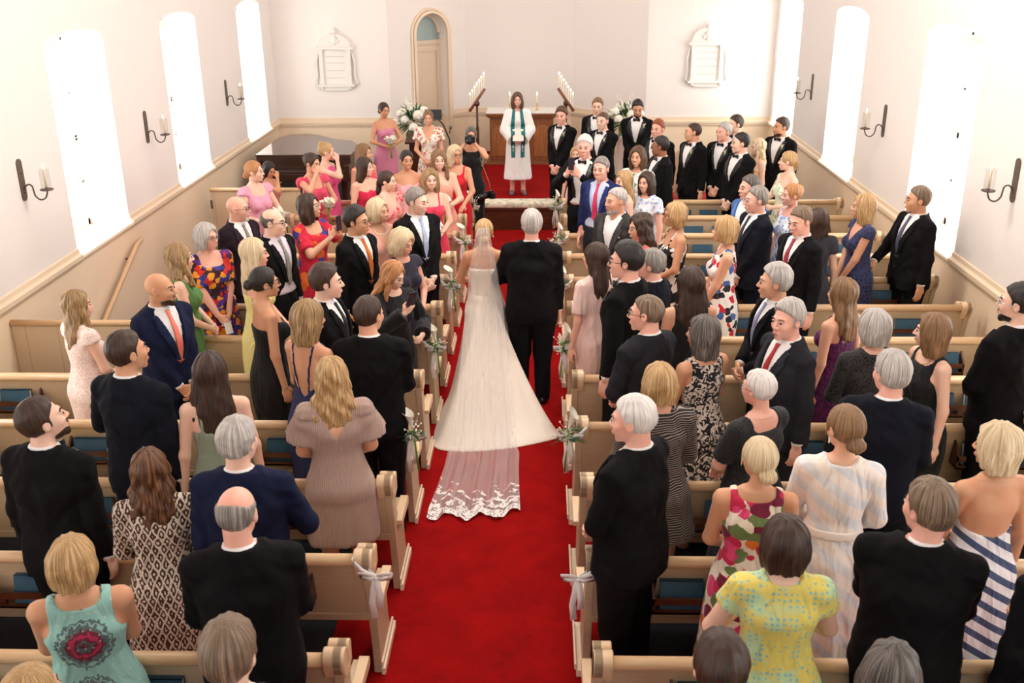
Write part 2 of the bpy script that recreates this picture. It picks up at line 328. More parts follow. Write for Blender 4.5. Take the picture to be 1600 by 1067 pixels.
def pew_end(x0, x1, side, parent, name):
    b = MB(); P = end_profile() + [(0.44, 0.54), (0.455, 0.48), (0.44, 0.38), (0.46, 0.2), (0.50, 0.1), (0.55, 0.012)]
    b.prism(P, 0, x0, x1)
    o = b.build(name, TAN, parent, bevel=0.004)
    xa, xb = (x0 - 0.045, x1) if side > 0 else (x0, x1 + 0.045)      # the scroll overhangs the bench
    b = MB(); b.prism([(0.0, 0.80)] + end_profile()[4:-5] + [(0.166, 0.77), (0.085, .755), (0.01, .775)], 0, xa, xb + (0.012 if side > 0 else 0)); b.build('scroll', SCROLLM, o, bevel=0.006)
    b = MB(); xx = (x1, x1 + 0.035) if side > 0 else (x0 - 0.035, x0)
    b.prism(ARM, 0, xx[0] - (.02 if side > 0 else 0), xx[1] + (0 if side > 0 else .02)); b.build('arm_rest', SCROLLM, o, bevel=0.005)
    b = MB(); b.box(*sorted((xx[0], xx[1] - (0.012 if side > 0 else -0.012))), 0.12, 0.58, 0.012, 0.06); b.box(*sorted((xx[0], xx[0] + (0.012 if side > 0 else -0.012))), 0.125, 0.565, 0.06, 0.1); b.build('base_moulding', TRIMM, o, bevel=0.003)
    return o
def make_pew(k, x0, x1, aisle, racks, wall_end, where):
    y = PY0 + PDY * k
    r = empty('pew', (0, y, 0)); tag(r, 'tan painted pew %s the aisle, %s row counted from the bottom' % (where, ORD[k]), 'pew', 'pews %s the aisle' % where)
    b = MB(); b.prism([(0.0, 0.87), (0.028, 0.875), (0.12, 0.44), (0.09, 0.43)], 0, x0, x1); b.prism([(0.078, 0.43), (0.13, 0.44), (0.12, 0.485), (0.07, 0.475)], 0, x0, x1)
    b.build('back_panel', TAN, r)
    b = MB(); b.tube([(x0, 0.012, 0.878), (x1, 0.012, 0.878)], 0.034, 14); b.build('top_rail', RAILW, r)
    b = MB(); b.box(x0, x1, 0.1, 0.52, 0.415, 0.445); b.build('seat', TAN, r, bevel=0.01)
    if k == 0:
        b = MB(); b.box(x0 + 0.03, x1 - 0.03, 0.125, 0.53, 0.447, 0.50); b.build('seat_cushion', CUSH, r, bevel=0.02)
    b = MB(); xm = (x0 + x1) / 2; b.prism([(0.14, 0.0), (0.1, 0.42), (0.45, 0.42), (0.4, 0.0)], 0, xm - 0.02, xm + 0.02); b.build('support', TAN, r)
    if aisle > 0: pew_end(x1 - 0.005, x1 + 0.042, 1, r, 'pew_end')
    else: pew_end(x0 - 0.042, x0 + 0.005, -1, r, 'pew_end')
    if wall_end:
        if aisle > 0: pew_end(x0 - 0.035, x0 + 0.01, -1, r, 'pew_end')
        else: pew_end(x1 - 0.01, x1 + 0.035, 1, r, 'pew_end')
    for (ra, rb) in racks:
        b = MB(); b.box(ra, rb, -0.075, 0.07, 0.60, 0.612); b.box(ra, rb, -0.075, -0.062, 0.66, 0.70)
        b.box(ra, rb, -0.075, -0.062, 0.60, 0.625)
        for xx in (ra, (ra + rb) / 2, rb - 0.014): b.prism([(-0.075, 0.60), (-0.075, 0.70), (0.035, 0.80), (0.06, 0.60)], 0, xx, xx + 0.014) if xx != (ra + rb) / 2 else b.box(xx - .02, xx + .02, -0.074, -0.06, 0.61, 0.67)
        b.build('book_rack', DARKWOOD, r)
    return r
LR = [(-2.0, -1.25), (-3.35, -2.6), (-4.7, -3.95)]; RR = [(0.62, 1.3), (1.72, 2.42), (2.9, 3.6)]
BKW, BKH, BKT = 0.235, 0.17, 0.042
def make_book():
    r = empty('hymnal')
    b = MB(); 
    b.box(0, BKW, 0, 0.004, 0, BKH); b.box(0, BKW, BKT - 0.004, BKT, 0, BKH); b.box(0, BKW, 0, BKT, BKH - 0.005, BKH)
    b.build('cover', HYMNAL, r); b = MB(); b.box(0.004, BKW - 0.004, 0.004, BKT - 0.004, 0.004, BKH - 0.004); b.build('page_block', PAPER, r)
    return r
BOOK0 = make_book(); used = [False]
HIDE_BOOK = set()
def rack_books(k, racks, where):
    y = PY0 + PDY * k
    for j, (ra, rb) in enumerate(racks):
        rng = random.Random(k * 31 + j * 7 + (100 if racks is RR else 0))
        for i in range(2):
            if (where, k, j, i) in HIDE_BOOK: continue
            if used[0]: o = copy_tree(BOOK0)
            else: o = BOOK0; used[0] = True
            o.location = (ra + 0.03 + i * ((rb - ra) / 2 + 0.005) + rng.uniform(0, 0.05), y - 0.052, 0.6135); o.rotation_euler = (-0.2, 0, 0)
            pos = ('aisle', 'middle', 'wall')[j]; s = ('left', 'right')[i]
            tag(o, '%s blue hymnal in the %s rack of the %s pew %s the aisle' % (s, {'aisle': 'aisle-side', 'middle': 'middle', 'wall': 'wall-side'}[pos], ORD[k], where), 'book', 'blue hymnals in the pew racks')
for k in range(12):
    xw = -4.74 if k <= 4 else -3.12
    rk = LR if k <= 4 else LR[:1]
    make_pew(k, xw, -0.965, 1, rk, k > 4, 'left of'); rack_books(k, rk, 'left of')
    rk = RR
    make_pew(k, 0.30, 3.95, -1, rk, True, 'right of'); rack_books(k, rk, 'right of')
# boarded partitions by the left wall
def partition(x0, x1, y, label, hinge=False):
    r = empty('partition', ((x0 + x1) / 2, y, 0)); tag(r, label, 'partition'); w = (x1 - x0) / 2
    b = MB(); b.box(-w, w, 0, 0.03, 0, 0.87); b.build('board_panel', boards_mat('partition_boards', (220, 194, 162), (198, 170, 140), 3.4, 0), r)
    b = MB(); b.tube([(-w, 0.01, 0.885), (w, 0.01, 0.885)], 0.03, 12); b.build('top_rail', RAILW, r)
    if hinge: b = MB(); b.box(-w - 0.01, -w + 0.02, -0.01, 0.0, 0.62, 0.74); b.build('hinge', IRON, r)
partition(-4.77, -3.35, 8.44, 'boarded tan partition with rounded rail against the left wall, nearer one')
partition(-4.62, -3.35, 13.85, 'plain tan partition with a hinged edge near the piano, farther one', True)

# ------------------------------------------------------------------ sconces
def sconce(x, y, z, sg, label):
    """sg=+1 projects into +x (left wall)"""
    r = empty('wall_sconce', (x, y, z)); tag(r, label, 'sconce', 'iron candle sconces')
    b = MB(); P = [(0.045 * math.cos(a), 0.15 + 0.045 * math.sin(a)) for a in [PI * i / 8 for i in range(9)]] + [(-0.045, -0.15)] + [(0.045 * math.cos(a), -0.15 + 0.045 * math.sin(a)) for a in [PI + PI * i / 8 for i in range(1, 9)]]
    b.prism(P, 0, min(0, sg * 0.012), max(0, sg * 0.012)); b.ball((sg * 0.014, 0, 0.06), 0.009); b.ball((sg * 0.014, 0, -0.11), 0.012); b.build('backplate', IRON, r)
    b = MB(); pts = [(sg * (0.012 + 0.0 + 0.05 * math.sin(t * PI)), 0, -0.11 + 0.06 * t + 0.03 * math.sin(t * PI)) for t in [i / 6 for i in range(7)]]
    pts = [(sg * u, 0, v) for u, v in [(0.012, -0.09), (0.05, -0.045), (0.09, -0.055), (0.1, -0.1), (0.11, -0.15), (0.15, -0.185), (0.2, -0.17), (0.225, -0.12), (0.225, -0.1)]]
    P3 = [Vector(q) for q in pts]; pts = [(.5 * (2 * P3[i] + (P3[min(i + 1, 8)] - P3[max(i - 1, 0)]) * t + (2 * P3[max(i - 1, 0)] - 5 * P3[i] + 4 * P3[min(i + 1, 8)] - P3[min(i + 2, 8)]) * t * t + (3 * P3[i] - P3[max(i - 1, 0)] - 3 * P3[min(i + 1, 8)] + P3[min(i + 2, 8)]) * t ** 3)) for i in range(8) for t in (0, .25, .5, .75)] + [P3[8]]
    b.tube(pts, 0.0075, 6); b.build('arm', IRON, r)
    c = (sg * 0.225, 0, -0.1)
    b = MB(); b.lathe([(0.005, 0), (0.055, 0.004), (0.062, 0.014), (0.058, 0.014), (0.05, 0.008), (0.017, 0.008), (0.016, 0.03), (0.004, 0.03)], c); b.build('drip_pan', IRON, r)
    b = MB(); b.lathe([(0.011, 0.01), (0.011, 0.2), (0.002, 0.205)], c, 10); cd_ = b.build('candle', WAX, r)
    b = MB(); b.lathe([(0.001, 0.205), (0.007, 0.215), (0.005, 0.23), (0.0005, 0.25)], c, 8); b.build('flame', FLAME, cd_)
    b = MB(); n = 20; V = []
    for zz in (0.016, 0.2):
        for k in range(n): V.append((c[0] + 0.045 * math.cos(2 * PI * k / n), 0.045 * math.sin(2 * PI * k / n), c[2] + zz))
    b.add(V, [(k, (k + 1) % n, n + (k + 1) % n, n + k) for k in range(n)], True); b.build('glass_chimney', glass_mat('chimney_glass', (0.96, 0.96, 0.95), 0.12), r)
for i, (y, z, w) in enumerate(((9.1, 2.05, 'nearest'), (12.25, 2.02, 'middle'), (15.6, 1.99, 'farthest'))): sconce(XL, y, z, 1, '%s iron candle sconce on the left wall between white windows' % w)
for i, (y, z, w) in enumerate(((8.82, 2.09, 'nearest'), (12.4, 2.04, 'middle'), (15.86, 2.01, 'farthest'))): sconce(XR, y, z, -1, '%s iron candle sconce on the right wall between white windows' % w)
# ------------------------------------------------------------------ memorial tablets (plaster reliefs)
TABW = mat('white_marble_relief', (240, 236, 230), 0.6)
def tablet(x, zb, sh, label):
    r = empty('memorial_tablet', (x, YB - .003, zb)); tag(r, label, 'memorial', None)
    b = MB(); b.box(-0.27, 0.27, -0.035, 0, 0.09, 0.7); b.build('inscription_panel', TABW, r, bevel=0.004)
    b = MB()
    for zz in (0.2, 0.33, 0.46, 0.57): b.box(-0.17, 0.17, -0.04, -0.03, zz, zz + 0.012)
    b.build('inscription_lines', mat('tablet_letters', (214, 208, 200), 0.7), r)
    for s in (-1, 1):
        b = MB(); b.box(s * 0.25 - 0.035, s * 0.25 + 0.035, -0.07, 0, 0.1, 0.68); b.box(s * 0.25 - 0.045, s * 0.25 + 0.045, -0.08, 0, 0.66, 0.7); b.box(s * 0.25 - 0.045, s * 0.25 + 0.045, -0.08, 0, 0.08, 0.13); b.build('pilaster', TABW, r, bevel=0.004)
        b = MB(); b.tube([(s * 0.31, -0.02, 0.62), (s * 0.345, -0.02, 0.45), (s * 0.33, -0.02, 0.25), (s * 0.37, -0.02, 0.12), (s * 0.33, -0.02, 0.06)], 0.022, 8); b.build('side_scroll', TABW, r)
    b = MB(); b.box(-0.34, 0.34, -0.09, 0, 0.7, 0.745); b.box(-0.31, 0.31, -0.07, 0, 0.745, 0.77); b.build('cornice', TABW, r, bevel=0.004)
    b = MB(); b.prism([(-0.3, 0.77)] + [(-0.28 * math.cos(PI * i / 14), 0.77 + sh * math.sin(PI * i / 14)) for i in range(15)] + [(0.3, 0.77)], 1, -0.05, 0); b.build('pediment', TABW, r, bevel=0.008)
    b = MB(); b.ball((0, -0.05, 0.86), 0.075, 12, 8, (1, .5, 1.2)); b.ball((0, -0.04, 0.99), 0.04, 10, 6); b.ball((-.07, -0.04, 0.84), 0.04); b.ball((.07, -0.04, 0.84), 0.04)
    b.tube([(0, -0.03, 1.0), (0, -0.03, 1.1)], [0.03, 0.006]); b.build('crest', TABW, r)
    b = MB(); b.box(-0.33, 0.33, -0.09, 0, 0.05, 0.09); b.box(-0.22, 0.22, -0.05, 0, -0.02, 0.05)
    for s in (-1, 1): b.ball((s * 0.25, -0.05, 0.03), 0.035)
    b.build('base', TABW, r, bevel=0.004)
tablet(-3.66, 1.66, 0.2, 'white plaster memorial tablet on the chancel wall left of the door')
tablet(2.96, 1.70, 0.24, 'white plaster memorial tablet on the chancel wall right of the apse')
# ------------------------------------------------------------------ altar
AL = empty('altar', (-0.33, 18.55, 0.312)); tag(AL, 'carved brown wooden altar with arched panels under a white cloth', 'altar')
b = MB(); b.box(-0.58, 0.58, 0.0, 0.55, 0.06, 0.84); b.build('body', MAHOG, AL, bevel=0.006)
for cx in (-0.38, 0.0, 0.38):
    b = MB(); w = 0.155
    b.prism([(cx - w, 0.14), (cx + w, 0.14), (cx + w, 0.55)] + [(cx + w * math.cos(a), 0.55 + w * math.sin(a)) for a in [PI * i / 12 for i in range(1, 12)]] + [(cx - w, 0.55)], 1, -0.012, 0.0); b.build('arched_panel', wood_mat('oak_panel', (170, 108, 60), (130, 78, 40), 5, .4, 2), AL, bevel=0.006)
b = MB(); b.box(-0.62, 0.62, -0.05, 0.58, 0.84, 0.88); b.box(-0.65, 0.65, -0.08, 0.6, 0.88, 0.92); b.build('cornice', MAHOG, AL, bevel=0.008)
b = MB(); b.box(-0.64, 0.64, -0.05, 0.6, 0.0, 0.06); b.box(-0.7, 0.7, -0.1, 0.6, -0.012, 0.03); b.build('plinth', MAHOG, AL, bevel=0.005)
b = MB(); b.box(-0.64, 0.64, -0.07, 0.6, 0.0, 0.012); b.box(-.64, .64, -.075, -.07, -0.0, 0.012); o = b.build('altar_cloth', WHITE); o.location = (-0.33, 18.55, 1.234); tag(o, 'thin white linen cloth lying on top of the brown altar', 'cloth')
for x in (-0.55, -0.05):
    r = empty('altar_candle', (x, 18.8, 1.247)); tag(r, 'short lit candle on the altar %s the officiant' % ('left of' if x < -.3 else 'right of'), 'candle', 'altar candles')
    b = MB(); b.lathe([(0.03, 0), (0.03, 0.01), (0.01, 0.03), (0.01, 0.1), (0.02, 0.12)], (0, 0, 0), 12); b.build('candlestick', GOLD, r)
    b = MB(); b.lathe([(0.011, 0.12), (0.011, 0.27)], (0, 0, 0), 10); b.build('wax', WAX, r)
    b = MB(); b.lathe([(0.001, 0.27), (0.009, 0.28), (0.006, 0.30), (0.001, 0.33)], (0, 0, 0), 8); b.build('flame', FLAME, r)
# slanted seven-branch candle stands
def candle_stand(x, y, s, label):
    r = empty('candelabra', (x, y, 0.0)); tag(r, label, 'candelabra', 'slanted candle stands')
    b = MB(); b.lathe([(0.16, 0), (0.16, 0.03), (0.06, 0.07), (0.025, 0.12), (0.02, 0.5), (0.028, 0.8), (0.03, 1.1), (0.018, 1.2), (0.02, 1.5)], (0, 0, 0), 14); b.build('pole', DARKWOOD, r)
    b = MB(); b.ball((0, 0, 1.55), 0.05, 12, 8, (1, 1, 1)); b.build('socket', DARKWOOD, r)
    a = Vector((s * -0.13, 0, 1.42)); c = Vector((s * 0.14, 0, 1.80))
    b = MB(); b.tube([a, c], 0.028, 6); b.build('slanted_bar', wood_mat('walnut_bar', (140, 86, 58), (108, 60, 38), 9, .45), r)
    for i in range(7):
        p = a.lerp(c, 0.06 + i * 0.147); b = MB(); b.lathe([(0.011, 0.0), (0.012, 0.03), (0.0045, 0.03), (0.0045, 0.25)], p, 8); q = b.build('candle', WAX, r)
        b = MB(); b.lathe([(0.001, 0.252), (0.011, 0.262), (0.012, 0.272), (0.001, 0.292)], p, 8); b.build('flame', FLAME, q)
candle_stand(-1.07, 17.5, 1, 'slanted seven candle stand left of the officiant in front of the door')
candle_stand(0.45, 17.5, -1, 'slanted seven candle stand right of the officiant behind a groomsman')
# ------------------------------------------------------------------ flowers
def calla(b, base, tip, r=0.022, lip=1.6):
    """ivory funnel from base to tip with a flared pointed rim"""
    base = Vector(base); tip = Vector(tip); d = (tip - base); L = d.length; d.normalize()
    a = d.cross(Vector((0.3, 1, 0.1))).normalized(); c = d.cross(a); V = []; n = 10
    prof = [(0.25, 0), (0.45, 0.25), (0.75, 0.55), (1.05, 0.8), (lip, 1.0)]
    for rr, t in prof:
        for k in range(n):
            th = 2 * PI * k / n; e = 0.25 * t * math.cos(th) * L
            V.append(base + d * (L * t + (e if t > .5 else e * .3)) + (a * math.cos(th) + c * math.sin(th)) * r * rr)
    b.add(V, [(i * n + k, i * n + (k + 1) % n, (i + 1) * n + (k + 1) % n, (i + 1) * n + k) for i in range(4) for k in range(n)], True)
def leaf(b, p, d, L, w, droop=0.3):
    p = Vector(p); d = Vector(d).normalized(); s = d.cross(Vector((0, 0, 1))); s = (s if s.length > .1 else Vector((1, 0, 0))).normalized()
    V = []; ts = (0, 0.2, 0.45, 0.7, 1.0); ws = (0.1, 0.8, 1.0, 0.65, 0.02)
    for t, ww in zip(ts, ws):
        c = p + d * L * t - Vector((0, 0, droop * L * t * t)); n = s.cross(d).normalized() * 0.0012
        V += [c - s * w * ww, c + n * 2 + Vector((0, 0, .08 * w)), c + s * w * ww, c - n]
    F = []
    for i in range(4):
        for k in range(4): F.append((i * 4 + k, i * 4 + (k + 1) % 4, (i + 1) * 4 + (k + 1) % 4, (i + 1) * 4 + k))
    b.add(V, F, True)
def ribbon(b, pts, w, side=(1, 0, 0), th=0.002):
    pts = [Vector(p) for p in pts]; side = Vector(side); V = []
    for i, p in enumerate(pts):
        d = (pts[min(i + 1, len(pts) - 1)] - pts[max(i - 1, 0)]).normalized(); s = (side - d * side.dot(d)).normalized(); n = d.cross(s) * th
        V += [p - s * w / 2 - n, p + s * w / 2 - n, p + s * w / 2 + n, p - s * w / 2 + n]
    F = [(i * 4 + k, i * 4 + (k + 1) % 4, (i + 1) * 4 + (k + 1) % 4, (i + 1) * 4 + k) for i in range(len(pts) - 1) for k in range(4)]
    b.add(V, F + [(3, 2, 1, 0), (len(V) - 4, len(V) - 3, len(V) - 2, len(V) - 1)], True)
RIB = mat('white_ribbon', (246, 242, 240), 0.5, sheen=0.3)
def posy(k, side, flowers, label, seed):
    y = PY0 + PDY * k; x = -0.905 if side > 0 else 0.235; s = side; rng = random.Random(seed)
    r = empty('pew_bow' if not flowers else 'aisle_posy', (x, y + 0.02, 0.86)); tag(r, label, 'bow' if not flowers else 'posy', 'aisle decorations on the pew ends')
    b = MB(); ribbon(b, [(-s * 0.11, -0.06, 0.045), (-s * 0.1, 0.05, 0.05), (-s * .1, .055, .0), (-s * 0.02, -0.05, -0.03), (s * 0.015, -0.075, -0.04)], 0.022, (0, 0.2, 1))
    ribbon(b, [(-s * 0.10, -0.055, 0.03), (-s * 0.06, -0.075, 0.0), (s * 0.0, -0.08, -0.035)], 0.02, (0, 0.2, 1)); b.build('ribbon_band', RIB, r)
    b = MB(); K = Vector((s * 0.02, -0.085, -0.045))
    for q in (-1, 1):
        ribbon(b, [K, K + Vector((q * 0.045, -0.02, 0.035)), K + Vector((q * 0.085, -0.01, 0.03)), K + Vector((q * 0.08, 0.0, 0.0)), K + Vector((q * 0.03, -0.01, -0.005)), K], 0.032, (0, -.4, 1))
    b.ball(K, 0.018)
    for q, L in ((-1, 0.27), (0.6, 0.2)): ribbon(b, [K, K + Vector((q * 0.015, -0.01, -0.06)), K + Vector((q * 0.03, 0.0, -L * 0.6)), K + Vector((q * 0.02, 0.01, -L))], 0.036, (1, 0.3, 0))
    b.build('bow', RIB, r)
    if not flowers: return
    b = MB(); C0 = Vector((s * 0.03, -0.09, 0.0))
    for q in range(2 if seed % 2 else 1): calla(b, C0 + Vector((q * .03, 0, .03 + q * .02)), C0 + Vector((-s * (0.035 + q * .04), -0.02, 0.17 + .03 * q)), 0.026)
    b.build('calla_lily', PETAL, r)
    b = MB(); b.tube([C0 + Vector((0, 0, 0.05)), C0 + Vector((s * .01, 0, -0.1)), C0 + Vector((s * 0.025, 0.01, -0.3))], 0.008, 6); b.build('stem', STEM, r)
    b = MB()
    for i in range(14):
        a = rng.uniform(0, 2 * PI); e = rng.uniform(-.3, .9); leaf(b, C0 + Vector((0, 0, rng.uniform(-0.06, 0.04))), (math.cos(a), math.sin(a) * .6 - .3, e), rng.uniform(0.07, 0.13), 0.012)
    b.build('greenery', GREEN, r)
    b = MB()
    for i in range(26):
        q = C0 + Vector((rng.gauss(s * .02, 0.035), rng.gauss(-.01, 0.025), rng.gauss(0.02, 0.04))); b.ball(q, rng.uniform(.005, .009), 5, 4); b.tube([C0, q], .0012, 3)
    b.build('babys_breath', PETAL, r)
for k, side, fl in ((1, 1, 0), (3, 1, 1), (5, 1, 1), (7, 1, 1), (9, 1, 1), (11, 1, 1), (1, -1, 0), (3, -1, 1), (5, -1, 1), (7, -1, 1), (9, -1, 1), (11, -1, 1)):
    w = 'left' if side > 0 else 'right'
    posy(k, side, fl, ('white ribbon bow with long tails tied on the %s pew end %s of the aisle' if not fl else 'calla lily posy with ribbon on the %s pew end %s of the aisle') % (ORD[k], w), k * 3 + side)
def bouquet(loc, label, n=7, r=0.09, up=(0, 0, 1), stems=0.22):
    rng = random.Random(int(abs(loc[0] * 977 + loc[1] * 131)))
    t = empty('bouquet', loc); tag(t, label, 'bouquet', 'calla lily bouquets of the bridesmaids')
    b = MB()
    for i in range(n):
        a = 2 * PI * i / n * 1.7; q = r * math.sqrt((i + .5) / n) * .8
        calla(b, (q * .3 * math.cos(a), q * .3 * math.sin(a), 0.0), (q * math.cos(a), q * math.sin(a), 0.10 + rng.uniform(-.02, .02)), 0.024)
    b.build('calla_lilies', PETAL, t)
    b = MB()
    for i in range(6): a = 2 * PI * i / 6; b.tube([(0.008 * math.cos(a), 0.008 * math.sin(a), 0.02), (0, 0, -0.06), (0.012 * math.cos(a), 0.012 * math.sin(a), -stems)], 0.006, 5)
    b.build('stems', STEM, t); b = MB()
    for i in range(5): a = 2 * PI * i / 5; leaf(b, (0, 0, 0), (math.cos(a), math.sin(a), .4), 0.1, .018)
    b.build('leaves', GREEN, t)
def arrangement(x, y, z, R, label, seed):
    rng = random.Random(seed); t = empty('flower_arrangement', (x, y, z)); tag(t, label, 'flowers', 'white altar flower arrangements')
    b = MB(); b.lathe([(0.06, 0), (0.1, 0.05), (0.12, 0.14), (0.1, 0.16)], (0, 0, 0)); b.build('vase', SILVER, t)
    g = MB()
    for i in range(150):
        a = rng.uniform(0, 2 * PI); e = rng.uniform(-0.4, 1.3); d = Vector((math.cos(a) * math.cos(e), math.sin(a) * math.cos(e), math.sin(e)))
        leaf(g, Vector((0, 0, 0.2)) + d * R * rng.uniform(.25, .7), d, R * rng.uniform(.4, .75), 0.022)
    g.build('foliage', GREEN, t)
    for i in range(15):
        a = i * 2.4; e = -0.25 + 1.3 * (i / 15); d = Vector((math.cos(a) * math.cos(e), math.sin(a) * math.cos(e), math.sin(e))); c = Vector((0, 0, 0.2)) + d * R * .82
        f = MB(); rr = R * rng.uniform(.2, .28)
        for j in range(26):
            aa = j * 2.4; ee = 1.5 - 2.0 * j / 26; dd = Vector((math.cos(aa) * math.cos(ee), math.sin(aa) * math.cos(ee), math.sin(ee))); f.ball(c + dd * rr * .6, rr * .42, 6, 4)
        f.build('rose', PETAL, t)
    g = MB()
    for i in range(5):
        a = rng.uniform(0, 2 * PI); p = Vector((0, 0, .2)); q = p + Vector((math.cos(a) * .5, math.sin(a) * .5, 1.4)) * R * rng.uniform(.9, 1.1)
        g.tube([p, q], .003, 4)
        for j in range(12): c = p.lerp(q, .5 + j / 24); g.ball(c + Vector((rng.gauss(0, .012), rng.gauss(0, .012), 0)), .014 * (1.2 - j / 14), 5, 4)
    g.build('white_spire', PETAL, t)
# positions set with the pedestals
PED = mat('white_pedestal', (232, 222, 210), 0.5)
for x, y, lb in ((-2.17, 17.6, 'left'), (1.47, 17.6, 'right')):
    b = MB(); b.lathe([(0.17, 0), (0.17, 0.04), (0.13, 0.07), (0.12, 0.9), (0.16, 0.94), (0.16, 0.98)], (0, 0, 0), 20); o = b.build('flower_pedestal', PED); o.location = (x, y, 0.0125); tag(o, 'round cream pedestal under the %s white flower arrangement' % lb, 'pedestal', 'flower pedestals')
    arrangement(x, y, 0.993, 0.36, 'big white rose arrangement with greens on the pedestal %s of the altar' % lb, 5 if x < 0 else 9)
# ------------------------------------------------------------------ piano, lectern, microphone, chair
PN = empty('grand_piano', (-3.75, 15.9, 0)); tag(PN, 'dark brown grand piano with closed lid in the left chancel corner', 'piano')
PM = mat('piano_lacquer', (52, 24, 16), 0.22, spec=0.7); LID = mat('piano_lid_sheen', (74, 44, 34), 0.1, spec=0.9)
out = [(-0.75, 0.0), (0.75, 0.0), (0.75, 0.35), (0.72, 0.9), (0.55, 1.25), (0.2, 1.45), (-0.05, 1.75), (-0.35, 1.95), (-0.62, 1.9), (-0.75, 1.6)]
b = MB(); b.prism(out, 2, 0.68, 0.96); b.build('case', PM, PN, bevel=0.01)
b = MB(); b.prism([(u * 1.02, v * 1.01 - .01) for u, v in out], 2, 0.965, 0.99); b.build('lid', LID, PN, bevel=0.006)
b = MB(); b.box(-0.74, 0.74, -0.2, 0.0, 0.6, 0.72); b.box(-0.76, -0.69, -0.22, 0.02, 0.6, 0.86); b.box(0.69, 0.76, -0.22, 0.02, 0.6, 0.86); b.build('key_bed', PM, PN, bevel=0.008)
b = MB(); b.box(-0.69, 0.69, -0.19, -0.02, 0.72, 0.76); b.build('fallboard', PM, PN, bevel=0.008)
for x, y in ((-0.62, 0.05), (0.62, 0.05), (-0.35, 1.6)): b = MB(); b.lathe([(0.04, 0), (0.045, 0.08), (0.035, 0.12), (0.06, 0.6), (0.07, 0.68)], (x, y, 0), 10); b.build('leg', PM, PN)
b = MB(); b.box(-0.75, 0.75, -0.24, -0.2, 0.3, .58) if False else b.box(-0.1, 0.1, .3, .5, .1, .68); b.build('pedal_lyre', PM, PN)
r = empty('piano_bench', (-3.75, 15.35, 0)); tag(r, 'dark piano bench in front of the grand piano', 'bench')
b = MB(); b.box(-.4, .4, -.16, .16, .44, .5); b.build('seat', BLACKP, r, bevel=.01)
for x in (-.36, .36):
    for y in (-.12, .12): b = MB(); b.box(x - .02, x + .02, y - .02, y + .02, 0, .44); b.build('leg', PM, r)
r = empty('lectern', (-1.98, 17.0, 0.0125)); tag(r, 'dark wooden lectern with slanted top behind the floral dress woman', 'lectern')
b = MB(); b.box(-0.2, 0.2, -0.14, 0.14, 0.04, 0.98); b.build('body', DARKWOOD, r, bevel=.008)
b = MB(); b.prism([(-0.22, 0.98), (0.2, 1.06), (0.2, 1.09), (-0.22, 1.01)], 0, -0.26, 0.26); b.build('slanted_top', DARKWOOD, r)
b = MB(); b.box(-0.24, 0.24, -0.18, 0.18, 0, 0.04); b.build('foot', DARKWOOD, r)
r = empty('microphone_stand', (-1.62, 17.1, 0.0125)); tag(r, 'black microphone stand with music shelf beside the left flowers', 'stand')
b = MB(); b.tube([(0.12, 0, 0), (0.1, 0, 1.0), (0.0, 0, 1.25), (-.12, 0, 1.38)], 0.012, 8); b.build('boom', BLACKP, r)
b = MB(); b.box(-0.3, -0.02, -0.02, 0.0, 1.33, 1.5); b.build('music_shelf', mat('dark_steel', (52, 60, 66), .4), r); b = MB(); b.ball((.12, -.02, 1.2), .03); b.tube([(.1, 0, 1.1), (.12, -.02, 1.2)], .01); b.build('microphone', IRON, r)
b = MB(); b.lathe([(.14, 0), (.13, .02), (.02, .03)], (.12, 0, 0), 16); b.build('base', BLACKP, r)
r = empty('carved_chair', (2.33, 15.3, 0.0)); tag(r, 'tan round-backed wooden chair between two tuxedo groomsmen by the rear wall', 'chair')
b = MB(); P = [(-0.3, .45), (-.3, .95)] + [(-.3 * math.cos(PI * i / 12), .95 + .22 * math.sin(PI * i / 12)) for i in range(13)] + [(.3, .45)]
b.prism(P, 1, 0.2, 0.26); b.build('backrest', mat('chair_wood', (196, 160, 128), .5), r, bevel=.01); b = MB(); b.box(-.3, .3, -.25, .24, .4, .47); b.build('seat', CUSH, r, bevel=.02)
for x in (-.27, .27):
    for y in (-.22, .22): b = MB(); b.box(x - .025, x + .025, y - .025, y + .025, 0, .4); b.build('leg', MAHOG, r)

